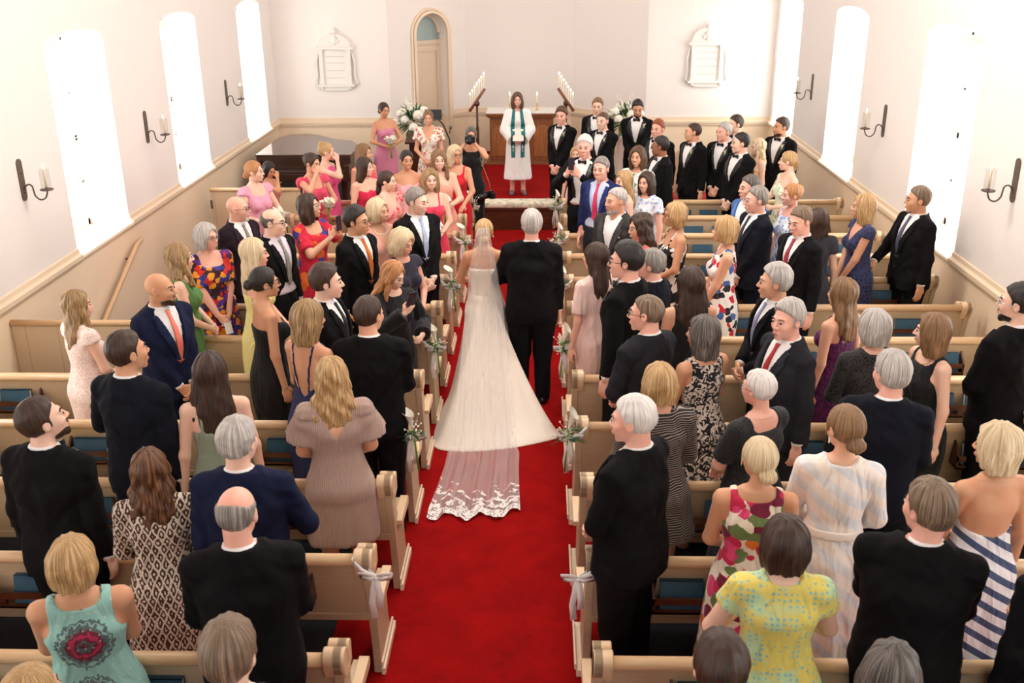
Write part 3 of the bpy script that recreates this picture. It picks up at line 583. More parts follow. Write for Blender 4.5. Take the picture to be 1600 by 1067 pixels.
# ------------------------------------------------------------------ signed-distance shapes -> smooth closed surfaces
f32 = np.float32
def rc(p, a, b, ra, rb):
    a = np.asarray(a, f32); ba = np.asarray(b, f32) - a; q = p - a
    t = np.clip((q @ ba) / max(float(ba @ ba), 1e-8), 0, 1)
    return np.sqrt((((q - t[:, None] * ba)) ** 2).sum(1)) - (ra + (rb - ra) * t)
def el(p, c, r):
    q = p - np.asarray(c, f32); r = np.asarray(r, f32); k0 = np.sqrt(((q / r) ** 2).sum(1)); k1 = np.sqrt(((q / (r * r)) ** 2).sum(1))
    return k0 * (k0 - 1) / np.maximum(k1, 1e-6)
def smin(a, b, k):
    h = np.clip(0.5 + 0.5 * (b - a) / k, 0, 1); return b + (a - b) * h - k * h * (1 - h)
def smax(a, b, k): return -smin(-a, -b, k)
class Prof:
    def __init__(s, rows):
        R = np.array(rows, float); z = R[:, 0]; zz = np.linspace(z[0], z[-1], 90); out = []
        for j in range(1, R.shape[1]):
            v = R[:, j]; m = np.gradient(v, z); i = np.clip(np.searchsorted(z, zz) - 1, 0, len(z) - 2)
            h = z[i + 1] - z[i]; t = (zz - z[i]) / h
            out.append((2 * t**3 - 3 * t**2 + 1) * v[i] + (t**3 - 2 * t**2 + t) * h * m[i] + (-2 * t**3 + 3 * t**2) * v[i + 1] + (t**3 - t**2) * h * m[i + 1])
        s.z = zz.astype(f32); s.c = [o.astype(f32) for o in out]
    def at(s, z, j): return np.interp(z, s.z, s.c[j]).astype(f32)
    def __call__(s, p, off=0.0, fold=None, sq=2.4):
        z = p[:, 2]; a = s.at(z, 0) + off; b = s.at(z, 1) + off; cy = s.at(z, 2) if len(s.c) > 2 else 0.0
        x = p[:, 0]; y = p[:, 1] - cy
        if fold is not None: m = fold(np.arctan2(x, -y), z); a = a * m; b = b * m
        r = (np.abs(x / a) ** sq + np.abs(y / b) ** sq) ** (1.0 / sq); L = np.sqrt(x * x + y * y)
        d = np.where(r > 1e-3, (1 - 1 / np.maximum(r, 1e-3)) * np.maximum(L, 0.02), -np.minimum(a, b))
        return np.maximum(d, np.maximum(z - (s.z[-1] + off * .5), (s.z[0] - off * .5) - z))
def surfnet(fn, lo, hi, v):
    lo = np.array(lo, f32); n = np.maximum(np.ceil((np.array(hi) - lo) / v).astype(int) + 1, 4)
    B = 6; nb = -(-n // B); n = nb * B
    F = np.empty(tuple(n), f32)
    bc = np.stack(np.meshgrid(*[np.arange(k) for k in nb], indexing='ij'), -1).reshape(-1, 3)
    db = fn((lo + (bc * B + (B - 1) / 2.0) * v).astype(f32))
    act = np.abs(db) < v * B * 1.45
    Fb = np.where(db < 0, -1.0, 1.0).astype(f32)
    G = np.repeat(Fb[:, None], B**3, 1)
    loc = np.stack(np.meshgrid(*[np.arange(B)] * 3, indexing='ij'), -1).reshape(-1, 3)
    pa = (lo + (bc[act][:, None, :] * B + loc[None]) * v).reshape(-1, 3).astype(f32)
    if len(pa) == 0: return np.zeros((0, 3), f32), np.zeros((0, 4), int)
    G[act] = fn(pa).reshape(-1, B**3)
    F = G.reshape(*nb, B, B, B).transpose(0, 3, 1, 4, 2, 5).reshape(*n)
    F[0] = np.maximum(F[0], 1e-3); F[-1] = np.maximum(F[-1], 1e-3); F[:, 0] = np.maximum(F[:, 0], 1e-3); F[:, -1] = np.maximum(F[:, -1], 1e-3); F[:, :, 0] = np.maximum(F[:, :, 0], 1e-3); F[:, :, -1] = np.maximum(F[:, :, -1], 1e-3)
    S = F < 0
    c = [S[dx:n[0] - 1 + dx, dy:n[1] - 1 + dy, dz:n[2] - 1 + dz] for dx in (0, 1) for dy in (0, 1) for dz in (0, 1)]
    cnt = sum(x.astype(np.int8) for x in c); cells = np.argwhere((cnt > 0) & (cnt < 8))
    if len(cells) == 0: return np.zeros((0, 3), f32), np.zeros((0, 4), int)
    idx = -np.ones(tuple(n), np.int64); idx[tuple(cells.T)] = np.arange(len(cells))
    acc = np.zeros((len(cells), 3), f32); num = np.zeros(len(cells), f32)
    C8 = [(dx, dy, dz) for dx in (0, 1) for dy in (0, 1) for dz in (0, 1)]
    for i, a in enumerate(C8):
        for ax in range(3):
            if a[ax]: continue
            b = list(a); b[ax] = 1
            fa = F[tuple((cells + a).T)]; fb = F[tuple((cells + b).T)]; m = (fa < 0) != (fb < 0)
            t = np.where(m, fa / np.where(m, fa - fb, 1), 0); pt = np.repeat(np.array([a], f32), len(cells), 0); pt[:, ax] += t
            acc += pt * m[:, None]; num += m
    V = lo + (cells + acc / num[:, None]) * v
    Q = []
    for ax in range(3):
        u, w = (ax + 1) % 3, (ax + 2) % 3
        sl0 = [slice(None)] * 3; sl1 = [slice(None)] * 3; sl0[ax] = slice(0, -1); sl1[ax] = slice(1, None)
        A = S[tuple(sl0)]; Bq = S[tuple(sl1)]; E = np.argwhere(A != Bq)
        E = E[(E[:, u] > 0) & (E[:, w] > 0)]
        if len(E) == 0: continue
        s0 = A[tuple(E.T)]; e = E.copy(); q0 = idx[tuple(e.T)]; e[:, u] -= 1; q1 = idx[tuple(e.T)]; e[:, w] -= 1; q2 = idx[tuple(e.T)]; e[:, u] += 1; q3 = idx[tuple(e.T)]
        q = np.stack([q0, q1, q2, q3], 1); q[~s0] = q[~s0][:, ::-1]; Q.append(q[(q >= 0).all(1)])
    return V.astype(f32), np.concatenate(Q)
def np_mesh(name, V, Q, mats, parent=None, midx=None, hc=None, tris=None):
    me = bpy.data.meshes.new(name); nv, nq = len(V), len(Q)
    me.vertices.add(nv); me.vertices.foreach_set('co', np.ascontiguousarray(V, f32).ravel())
    me.loops.add(nq * 4); me.loops.foreach_set('vertex_index', np.ascontiguousarray(Q, np.int32).ravel())
    me.polygons.add(nq); me.polygons.foreach_set('loop_start', np.arange(0, nq * 4, 4, dtype=np.int32))
    try: me.polygons.foreach_set('loop_total', np.full(nq, 4, np.int32))
    except Exception: pass
    for m in mats: me.materials.append(m)
    if midx is not None: me.polygons.foreach_set('material_index', np.asarray(midx, np.int32))
    me.update(calc_edges=True); me.polygons.foreach_set('use_smooth', np.ones(nq, bool))
    if hc is not None:
        at = me.attributes.new('hc', 'FLOAT_VECTOR', 'POINT'); at.data.foreach_set('vector', np.ascontiguousarray(hc, f32).ravel())
    o = bpy.data.objects.new(name, me); COL.objects.link(o)
    if parent: o.parent = parent
    return o
def ball_np(c, r, seg=10, rings=6):
    V = []; Q = []
    for i in range(rings + 1):
        ph = PI * (0.02 + 0.96 * i / rings)
        for k in range(seg): t = 2 * PI * k / seg; V.append((c[0] + r[0] * math.sin(ph) * math.cos(t), c[1] + r[1] * math.cos(ph), c[2] + r[2] * math.sin(ph) * math.sin(t)))
    for i in range(rings):
        for k in range(seg): Q.append((i * seg + k, i * seg + (k + 1) % seg, (i + 1) * seg + (k + 1) % seg, (i + 1) * seg + k))
    return np.array(V, f32), np.array(Q)

# ------------------------------------------------------------------ the human figure (canonical height 1.75 m, facing +y)
TM = [(.78, .120, .075, -.005), (.82, .160, .108, -.006), (.90, .172, .122, -.012), (1.02, .152, .110, .0), (1.13, .148, .108, .005), (1.26, .165, .116, .006), (1.36, .172, .108, -.004), (1.42, .150, .086, -.014), (1.47, .09, .066, -.022)]
TF = [(.78, .120, .08, -.005), (.82, .160, .110, -.008), (.90, .172, .125, -.014), (1.02, .140, .105, -.002), (1.10, .120, .092, .002), (1.20, .128, .098, .004), (1.30, .142, .102, .002), (1.37, .140, .088, -.006), (1.42, .112, .070, -.014), (1.47, .07, .055, -.022)]
POSES = {  # lateral (own side +), forward, height of the wrist; elbow pole (lateral, forward, up)
    'down': ((.235, .02, .86), (.3, -1, 0)), 'clasp': ((.055, .195, .99), (1, -.55, -.3)), 'lowclasp': ((.05, .17, .90), (1, -.45, -.1)),
    'pew': ((.17, .27, 1.0), (.8, -.8, -.2)), 'hold': ((.06, .235, 1.08), (1, -.4, -.5)), 'phone': ((.075, .30, 1.36), (.9, .1, -1)),
    'face': ((.05, .17, 1.52), (.9, .3, -1)), 'camera': ((.06, .2, 1.55), (.9, .2, -1)), 'back': ((.06, -.17, .98), (1, .3, 0)), 'link': ((.28, .12, 1.12), (.6, -1, -.3)), 'bent': ((.13, .24, 1.10), (.9, -.8, -.3))}
def ik(S, Wt, pole, l1, l2):
    S, Wt, pole = map(lambda q: np.array(q, float), (S, Wt, pole)); d = Wt - S; L = np.linalg.norm(d)
    if L > (l1 + l2) * .995: Wt = S + d / L * (l1 + l2) * .995; d = Wt - S; L = np.linalg.norm(d)
    a = (l1 * l1 - l2 * l2 + L * L) / (2 * L); h = math.sqrt(max(l1 * l1 - a * a, 1e-6)); u = d / L; pole = pole - pole.dot(u) * u; pole /= np.linalg.norm(pole)
    return S + u * a + pole * h, Wt
def rot_head(yaw, pitch, roll=0):
    cy, sy, cp, sp = math.cos(yaw), math.sin(yaw), math.cos(pitch), math.sin(pitch)
    return (np.array([[cy, -sy, 0], [sy, cy, 0], [0, 0, 1]]) @ np.array([[1, 0, 0], [0, cp, -sp], [0, sp, cp]])).astype(f32)
class Fig:
    def __init__(s, sex, w, yaw, pitch, arms, bust=1.0, smile=0):
        s.sex, s.w, s.M = sex, w, sex == 'M'; T = TM if s.M else TF
        s.T = Prof([(z, a * w * (1.02 if z < 1.35 else .9 / w + .1) if w > 1 else a * w, b * (w if w < 1 else 1 + (w - 1) * 1.4 * (1 if z < 1.34 else .3)), c + (max(0, w - 1) * .06 if 1.0 < z < 1.25 else 0)) for z, a, b, c in T])
        s.sh = (.176 if s.M else .156) * (1 + (w - 1) * .5); s.ar = (.052, .043, .030) if s.M else (.044 * w, .036 * w, .024)
        s.hs = 1.02 if s.M else .98; s.hc = np.array([0, .012, 1.612 if s.M else 1.617], f32); s.R = rot_head(yaw, pitch); s.bust = bust; s.smile = smile
        s.arm = []
        for i, sd in enumerate((1, -1)):
            (tx, ty, tz), (px, py, pz) = POSES[arms[i]]; S = (sd * s.sh, -.012, 1.395 if s.M else 1.40); E, Wr = ik(S, (sd * tx, ty + (.06 if w > 1.15 and arms[i] in ('clasp', 'lowclasp') else 0), tz), (sd * px, py, pz), .285, .25)
            d = (Wr - E) / np.linalg.norm(Wr - E)
            if arms[i] in ('clasp', 'lowclasp', 'hold', 'bent'): d = d + np.array([-sd * .5, .25, -.25 if 'clasp' in arms[i] else .1]); d /= np.linalg.norm(d)
            if arms[i] in ('phone', 'camera', 'face'): d = d + np.array([-sd * .1, 0, .6]); d /= np.linalg.norm(d)
            if arms[i] == 'pew': d = d + np.array([0, .5, -.1]); d /= np.linalg.norm(d)
            n = np.array([-sd * 1.0, 0, -.1]) if arms[i] == 'down' else np.array([-sd * .6, -.8, 0.0]) if arms[i] not in ('pew',) else np.array([0, 0, -1.0])
            n = n - n.dot(d) * d; n /= np.linalg.norm(n); s.arm.append((sd, S, E, Wr, d, n, arms[i]))
    def headl(s, p): return ((p - s.hc) @ s.R) / s.hs          # world -> head-local (uses R^T)
    def headw(s, q): return (np.asarray(q, f32) * s.hs) @ s.R.T + s.hc
    def head(s, p):
        q = s.headl(p); m = s.M; q = q.copy(); q[:, 0] = np.abs(q[:, 0])
        d = el(q, (0, -.012, .028), (.073, .092, .086))
        d = smin(d, el(q, (0, .022, -.02), (.062, .066, .080)), .02)
        d = smin(d, el(q, (0, .028, -.066), (.049 if m else .044, .050, .040)), .022)
        d = smin(d, el(q, (0, .070, -.098), (.020 if m else .014, .016, .016)), .022)
        d = smin(d, el(q, (0, .062, -.058), (.028, .028, .030)), .016)
        d = smin(d, el(q, (.034, .060, -.022), (.024, .026, .026)), .02)
        d = smin(d, rc(q, (0.012, .086, .026), (.040, .070, .026), .009, .007), .014)
        d = smax(d, -el(q, (.031, .106, .006), (.018, .020, .011)), .010)
        nz = smin(rc(q, (0, .086, .014), (0, .108, -.024), .0075, .0105), el(q, (.012, .096, -.029), (.0085, .011, .008)), .008)
        d = smin(d, nz, .008)
        d = smin(d, el(q, (0, .088, -.060), (.024, .011, .006)), .005)
        d = smin(d, el(q, (0, .086, -.069), (.019, .011, .0065)), .004)
        e = el(q, (.076, -.008, .0), (.010, .020, .032)); e = smax(e, -el(q, (.086, -.003, .004), (.007, .011, .018)), .004)
        return smin(d, e, .006) * s.hs
    def neck(s, p):
        b = s.headw((0, -.028, -.055)); r = .056 if s.M else .045
        return rc(p, (0, -.034, 1.42), b, r * 1.1, r * .98)
    def torso(s, p, off=0.0):
        d = s.T(p, off)
        for sd in (1, -1): d = smin(d, rc(p, (sd * .045, -.026, 1.44), (sd * s.sh, -.012, 1.398), .045 + off, s.ar[0] + off), .035)
        if not s.M:
            bz = 1.255; 
            for sd in (1, -1): d = smin(d, el(p, (sd * .068, .068 + .012 * s.bust, bz), (.058 + off, (.050 + .01 * s.bust) * s.bust + off, .062 + off)), .02)
        return d
    def hand(s, p, a):
        sd, S, E, Wr, d, n, nm = a; w = np.cross(n, d) * 1.0; k = .92 if not s.M else 1.0; W0 = np.array(Wr)
        wt = w * (1 if np.dot(np.cross(d, n), np.array([0, 0, 1])) < 99 else 1)
        M = np.stack([w, d, n], 1).astype(f32); q = ((p - W0.astype(f32)) @ M) / k
        D = el(q, (0, .052, 0), (.039, .052, .0155))
        curl = {'down': .45, 'clasp': .75, 'lowclasp': .75, 'pew': .25, 'phone': .9, 'camera': .8, 'face': .9, 'hold': 1.0, 'bent': .6}.get(nm, .5)
        for i, (x, L) in enumerate(((-.028, .070), (-.0095, .080), (.0095, .074), (.027, .058))):
            a0 = np.array([x, .088 - abs(x) * .25, 0]); ang = curl * .55; pp = a0
            for j, (fr, r0, r1) in enumerate(((.45, .0092, .0085), (.30, .0085, .0078), (.25, .0078, .0068))):
                nx = pp + L * fr * np.array([x * .8, math.cos(ang), math.sin(ang)]); D = smin(D, rc(q, pp, nx, r0, r1), .004 if j else .007); pp = nx; ang += curl * .75
        tx = -1 if nm != 'down' or True else 1
        t0 = np.array([tx * .028, .025, .004]); t1 = np.array([tx * .052, .055, .018]); t2 = np.array([tx * .050, .085, .028])
        D = smin(D, rc(q, t0, t1, .014, .0105), .012); D = smin(D, rc(q, t1, t2, .0105, .008), .004)
        return D * k
    def armf(s, p, a, off=(0, 0, 0), k=1.0):
        sd, S, E, Wr, d, n, nm = a; r = s.ar
        u = rc(p, S, E, r[0] + off[0], r[1] + off[1]); v = rc(p, E, np.array(Wr), r[1] + off[1], r[2] + off[2])
        return smin(u, v, .02)
    def legs(s, p, off=0.0):
        q = p.copy(); q[:, 0] = np.abs(q[:, 0]); w = s.w
        d = smin(rc(q, (.088 * w, -.005, .86), (.092, .012, .48), .092 * w + off, .058 + off), rc(q, (.092, .012, .48), (.095, -.025, .09), .058 + off, .038 + off), .03)
        return d
    def feet(s, p, off=0.0):
        q = p.copy(); q[:, 0] = np.abs(q[:, 0]); return smin(rc(q, (.096, -.045, .04 + off), (.096, -.03, .09), .036 + off, .034 + off), rc(q, (.098, -.03, .035 + off), (.115, .15, .028 + off), .034 + off, .027 + off), .03)
    def full(s, p, hands=True):
        d = smin(s.torso(p), s.legs(p), .04); d = smin(d, s.feet(p), .03)
        d = smin(d, s.neck(p), .035)
        for a in s.arm: d = smin(d, s.armf(p, a), .02)
        m = (p[:, 2] > 1.44)
        if m.any(): e = d[m]; e = smin(e, s.head(p[m]), .012); d[m] = e
        if hands:
            for a in s.arm:
                c = (np.array(a[3]) + a[4] * .08).astype(f32); m = np.abs(p - c).max(1) < .17
                if m.any(): d[m] = smin(d[m], s.hand(p[m], a), .012)
        return d
def noise3(p, f, seed=0.0):
    x, y, z = p[:, 0] * f, p[:, 1] * f, p[:, 2] * f
    return (np.sin(x * 1.7 + 1.3 * np.sin(y * 1.1 + seed) + seed) + np.sin(y * 2.1 + 1.1 * np.sin(z * 1.3 + seed * 2)) + np.sin(z * 1.3 + 1.7 * np.sin(x * .9 - seed))) / 3
def drop_box(V, Q, lo, hi):
    ins = ((V > np.array(lo, f32)) & (V < np.array(hi, f32))).all(1); keep = ~ins[Q].all(1); return V, Q[keep]
def only_box(V, Q, lo, hi):
    ins = ((V > np.array(lo, f32)) & (V < np.array(hi, f32))).all(1); return V, Q[ins[Q].any(1)]
def weld(parts):
    V = []; Q = []; n = 0
    for v, q in parts:
        u, inv = np.unique(q, return_inverse=True); V.append(v[u]); Q.append(inv.reshape(q.shape) + n); n += len(u)
    return np.concatenate(V), np.concatenate(Q)

# ------------------------------------------------------------------ people: materials
SKINS = {'fair': (240, 200, 178), 'pink': (236, 182, 162), 'tan': (212, 160, 126), 'warm': (226, 174, 144), 'brown': (160, 108, 80)}
def skin_mat(k, c):
    N = NT('skin_' + k); N.b.inputs['Roughness'].default_value = .5; m = N.coord(); t = N.n('ShaderNodeTexNoise', i_Scale=9.0, i_Detail=3.0); N.l(m, 0, t, 'Vector')
    l = s2l(c); r = N.ramp(t, 0, [(.35, l), (.7, (min(1, l[0] * 1.0), l[1] * .86, l[2] * .82))]); N.l(r, 0, N.b, 'Base Color')
    N.b.inputs['Subsurface Weight'].default_value = .12; N.b.inputs['Subsurface Radius'].default_value = (.012, .004, .002); N.b.inputs['Subsurface Scale'].default_value = 1.0; N.b.inputs['Specular IOR Level'].default_value = .35; return N.m
SKIN = {k: skin_mat(k, c) for k, c in SKINS.items()}
LIPS = {k: mat('lips_' + k, tuple(int(v * f) for v, f in zip(c, (.86, .62, .60))), .4) for k, c in SKINS.items()}
REDLIP = mat('lips_red', (186, 52, 60), .35)
BROW = [mat('brow_grey', (120, 106, 96), .8), mat('brow_brown', (112, 76, 50), .8), mat('brow_dark', (44, 28, 22), .8)]
EYEW = mat('eye_white', (236, 232, 226), .25); IRIS = mat('eye_iris', (58, 40, 30), .2); TEETH = mat('teeth', (244, 240, 232), .3)
HAIRC = {'black': ((26, 20, 20), (46, 36, 32)), 'dark': ((44, 28, 20), (82, 54, 36)), 'brown': ((74, 50, 32), (116, 82, 54)), 'ombre': ((58, 34, 22), (150, 96, 52)), 'lightbrown': ((112, 80, 52), (168, 128, 88)),
         'blonde': ((166, 126, 80), (226, 192, 140)), 'darkblonde': ((124, 94, 60), (204, 168, 118)), 'platinum': ((206, 178, 138), (240, 224, 192)), 'strawberry': ((168, 108, 62), (214, 160, 108)),
         'red': ((128, 62, 28), (172, 92, 46)), 'white': ((214, 206, 200), (246, 242, 238)), 'silver': ((160, 152, 146), (222, 216, 210)), 'grey': ((112, 104, 98), (178, 170, 162)), 'saltpepper': ((62, 56, 52), (140, 130, 122)), 'greybrown': ((98, 78, 60), (160, 136, 112))}
def hair_mat(k):
    nm = 'hair_' + k
    if nm in _M: return _M[nm]
    a, b = HAIRC[k]; N = NT(nm); at = N.n('ShaderNodeAttribute', attribute_name='hc'); t = N.n('ShaderNodeTexNoise', i_Scale=1.0, i_Detail=5.0, i_Roughness=.6, i_Distortion=.35); N.l(at, 'Vector', t, 'Vector')
    la, lb = s2l(a), s2l(b); r = N.ramp(t, 0, [(.33, tuple(v * .55 for v in la)), (.45, la), (.66, lb)]); N.l(r, 0, N.b, 'Base Color'); N.b.inputs['Roughness'].default_value = .45; N.b.inputs['Specular IOR Level'].default_value = .45
    N.bump(t, 0, .55, .006); _M[nm] = N.m; return N.m
def suit_mat(k, c, rough=.85):
    nm = 'suit_' + k
    if nm in _M: return _M[nm]
    N = NT(nm); m = N.coord((1.0, 1.0, .9)); t = N.n('ShaderNodeTexNoise', i_Scale=4.5, i_Detail=1.0, i_Distortion=1.2); N.l(m, 0, t, 'Vector'); N.bump(t, 0, .6, .07)
    N.b.inputs['Base Color'].default_value = (*s2l(c), 1); N.b.inputs['Roughness'].default_value = rough; N.b.inputs['Specular IOR Level'].default_value = .14; _M[nm] = N.m; return N.m
SUITC = {'black': (16, 15, 17), 'navy': (24, 30, 56), 'midnight': (20, 22, 32), 'charcoal': (38, 38, 43), 'brightnavy': (34, 44, 88), 'blue': (74, 104, 156), 'plum': (40, 28, 36), 'grey': (58, 56, 56)}
SATIN = mat('black_satin', (14, 14, 15), .3); SHIRTS = {'white': mat('white_shirt', (242, 240, 240), .75), 'blue': mat('pale_blue_shirt', (196, 210, 236), .75), 'lilac': mat('lilac_shirt', (226, 214, 226), .75)}
_dn = [0]
def cloth(kind, *cols, sc=1.0, rough=.75):
    """procedural dress fabrics in the wearer's own object space"""
    key = 'cloth_%s_%s_%s' % (kind, '_'.join('%02x%02x%02x' % c for c in cols), sc)
    if key in _M: return _M[key]
    N = NT('fabric_' + kind); C = [s2l(c) for c in cols]; b = N.b; b.inputs['Roughness'].default_value = rough; b.inputs['Specular IOR Level'].default_value = .3; b.inputs['Sheen Weight'].default_value = .08
    m = N.coord(); mf = N.coord((1.6, 1.6, .45)); fold = N.n('ShaderNodeTexNoise', i_Scale=8.0, i_Detail=2.0, i_Distortion=.5); N.l(mf, 0, fold, 'Vector'); N.bump(fold, 0, .8, .05)
    if kind == 'plain': b.inputs['Base Color'].default_value = (*C[0], 1)
    elif kind in ('floral', 'bold'):
        wn = N.n('ShaderNodeTexNoise', i_Scale=12.0 * sc, i_Detail=1.0); N.l(m, 0, wn, 'Vector')
        mx = N.n('ShaderNodeVectorMath', operation='MULTIPLY_ADD'); N.l(wn, 'Color', mx, 0); mx.inputs[1].default_value = (.08 / sc,) * 3; N.l(m, 0, mx, 2)
        v = N.n('ShaderNodeTexVoronoi', i_Scale=(20.0 if kind == 'floral' else 11.0) * sc); N.l(mx, 0, v, 'Vector')
        sp = N.n('ShaderNodeSeparateColor'); N.l(v, 'Color', sp, 0); n = len(C) - 1
        r = N.ramp(sp, 0, [(i / n, c) for i, c in enumerate(C[1:])], 'CONSTANT')
        d = N.ramp(v, 'Distance', [(0, (0, 0, 0)), (.42 if kind == 'floral' else .60, (0, 0, 0)), (.46 if kind == 'floral' else .64, (1, 1, 1))])
        mix = N.n('ShaderNodeMix', data_type='RGBA'); N.l(d, 0, mix, 0); N.l(r, 0, mix, 6); mix.inputs[7].default_value = (*C[0], 1); N.l(mix, 2, b, 'Base Color')
    elif kind == 'swirl':
        t = N.n('ShaderNodeTexNoise', i_Scale=9.0 * sc, i_Detail=1.5, i_Distortion=2.2); N.l(m, 0, t, 'Vector'); r = N.ramp(t, 0, [(0, C[0]), (.5, C[0]), (.52, C[1]), (1, C[1])], 'CONSTANT'); N.l(r, 0, b, 'Base Color')
    elif kind == 'ikat':
        sp = N.n('ShaderNodeSeparateXYZ'); N.l(m, 0, sp, 0)
        def tri(src, f):
            a = N.n('ShaderNodeMath', operation='MULTIPLY', i_1=f); N.l(sp, src, a, 0); q = N.n('ShaderNodeMath', operation='PINGPONG', i_1=1.0); N.l(a, 0, q, 0); return q
        a = tri(0, 44.0); c = tri(2, 21.0); s = N.n('ShaderNodeMath', operation='ADD'); N.l(a, 0, s, 0); N.l(c, 0, s, 1)
        t = N.n('ShaderNodeTexNoise', i_Scale=55.0, i_Detail=1.0); N.l(m, 0, t, 'Vector'); s2 = N.n('ShaderNodeMath', operation='ADD'); N.l(s, 0, s2, 0); N.l(t, 0, s2, 1)
        fr = N.n('ShaderNodeMath', operation='PINGPONG', i_1=.5); N.l(s2, 0, fr, 0); r = N.ramp(fr, 0, [(0, C[0]), (.25, C[1])], 'CONSTANT'); N.l(r, 0, b, 'Base Color')
    elif kind == 'bands':     # slanted wide stripes
        sp = N.n('ShaderNodeSeparateXYZ'); N.l(m, 0, sp, 0); a = N.n('ShaderNodeMath', operation='MULTIPLY', i_1=9.0 * sc); N.l(sp, 2, a, 0); c = N.n('ShaderNodeMath', operation='MULTIPLY_ADD', i_1=6.0 * sc); N.l(sp, 0, c, 0); N.l(a, 0, c, 2)
        fr = N.n('ShaderNodeMath', operation='FRACT'); N.l(c, 0, fr, 0); r = N.ramp(fr, 0, [(0, C[0]), (.55, C[1])], 'CONSTANT'); N.l(r, 0, b, 'Base Color')
    elif kind == 'medallion':
        sp = N.n('ShaderNodeSeparateXYZ'); N.l(m, 0, sp, 0); a = N.n('ShaderNodeMath', operation='ADD', i_1=-1.10); N.l(sp, 2, a, 0); pz = N.n('ShaderNodeMath', operation='MULTIPLY', i_1=3.3); N.l(a, 0, pz, 0); fz = N.n('ShaderNodeMath', operation='FRACT'); N.l(pz, 0, fz, 0)
        f2 = N.n('ShaderNodeMath', operation='MULTIPLY_ADD', i_1=.3, i_2=-.15); N.l(fz, 0, f2, 0); cb = N.n('ShaderNodeCombineXYZ'); N.l(sp, 0, cb, 0); N.l(f2, 0, cb, 1)
        ln = N.n('ShaderNodeVectorMath', operation='LENGTH'); N.l(cb, 0, ln, 0); wn = N.n('ShaderNodeTexVoronoi', i_Scale=46.0); N.l(m, 0, wn, 'Vector'); s = N.n('ShaderNodeMath', operation='MULTIPLY_ADD', i_1=.028); N.l(wn, 'Distance', s, 0); N.l(ln, 'Value', s, 2)
        r = N.ramp(s, 0, [(0, C[3]), (.022, C[1]), (.034, C[3]), (.05, C[1]), (.066, C[2]), (.082, C[1]), (.094, C[3]), (.118, C[0]), (.126, C[3]), (.14, C[0])], 'CONSTANT'); v2 = N.n('ShaderNodeTexVoronoi', i_Scale=30.0, i_Randomness=.1); N.l(m, 0, v2, 'Vector'); r3 = N.ramp(v2, 'Distance', [(0, (1, 1, 1)), (.16, (0, 0, 0))], 'CONSTANT'); mix = N.n('ShaderNodeMix', data_type='RGBA'); N.l(r3, 0, mix, 0); N.l(r, 0, mix, 6); mix.inputs[7].default_value = (.55, .62, .5, 1); N.l(mix, 2, b, 'Base Color')
    elif kind == 'tweed':
        sp = N.n('ShaderNodeSeparateXYZ'); t = N.n('ShaderNodeTexNoise', i_Scale=5.0, i_Detail=2.0); N.l(m, 0, t, 'Vector'); N.l(m, 0, sp, 0); a = N.n('ShaderNodeMath', operation='MULTIPLY_ADD', i_1=70.0); N.l(sp, 2, a, 0); t2 = N.n('ShaderNodeMath', operation='MULTIPLY', i_1=6.0); N.l(t, 0, t2, 0); N.l(t2, 0, a, 2)
        fr = N.n('ShaderNodeMath', operation='FRACT'); N.l(a, 0, fr, 0); r = N.ramp(fr, 0, [(0, C[0]), (.72, C[1])], 'CONSTANT'); N.l(r, 0, b, 'Base Color')
    elif kind == 'lace':
        v = N.n('ShaderNodeTexVoronoi', i_Scale=44.0 * sc); v.feature = 'DISTANCE_TO_EDGE'; N.l(m, 0, v, 'Vector'); r = N.ramp(v, 0, [(0, C[1]), (.12, C[1]), (.2, C[0])]); N.l(r, 0, b, 'Base Color'); N.bump(v, 0, .5, .01)
    elif kind == 'pleat':
        w = N.n('ShaderNodeTexWave', i_Scale=26.0 * sc, i_Distortion=.6); w.bands_direction = 'X'; N.l(m, 0, w, 'Vector'); b.inputs['Base Color'].default_value = (*C[0], 1); N.bump(w, 'Fac', .5, .012)
        if len(C) > 1: r = N.ramp(w, 'Fac', [(0, C[0]), (1, C[1])]); N.l(r, 0, b, 'Base Color')
    elif kind == 'dots':
        v = N.n('ShaderNodeTexVoronoi', i_Scale=38.0 * sc, i_Randomness=.25); N.l(m, 0, v, 'Vector'); t = N.n('ShaderNodeTexNoise', i_Scale=7.0, i_Detail=2.0); N.l(m, 0, t, 'Vector'); r = N.ramp(v, 'Distance', [(0, (1, 1, 1)), (.3, (0, 0, 0))], 'CONSTANT')
        r2 = N.ramp(t, 0, [(0, C[0]), (.45, C[0]), (.55, C[2])]); mix = N.n('ShaderNodeMix', data_type='RGBA'); N.l(r, 0, mix, 0); N.l(r2, 0, mix, 6); mix.inputs[7].default_value = (*C[1], 1); N.l(mix, 2, b, 'Base Color')
    _M[key] = N.m; return N.m

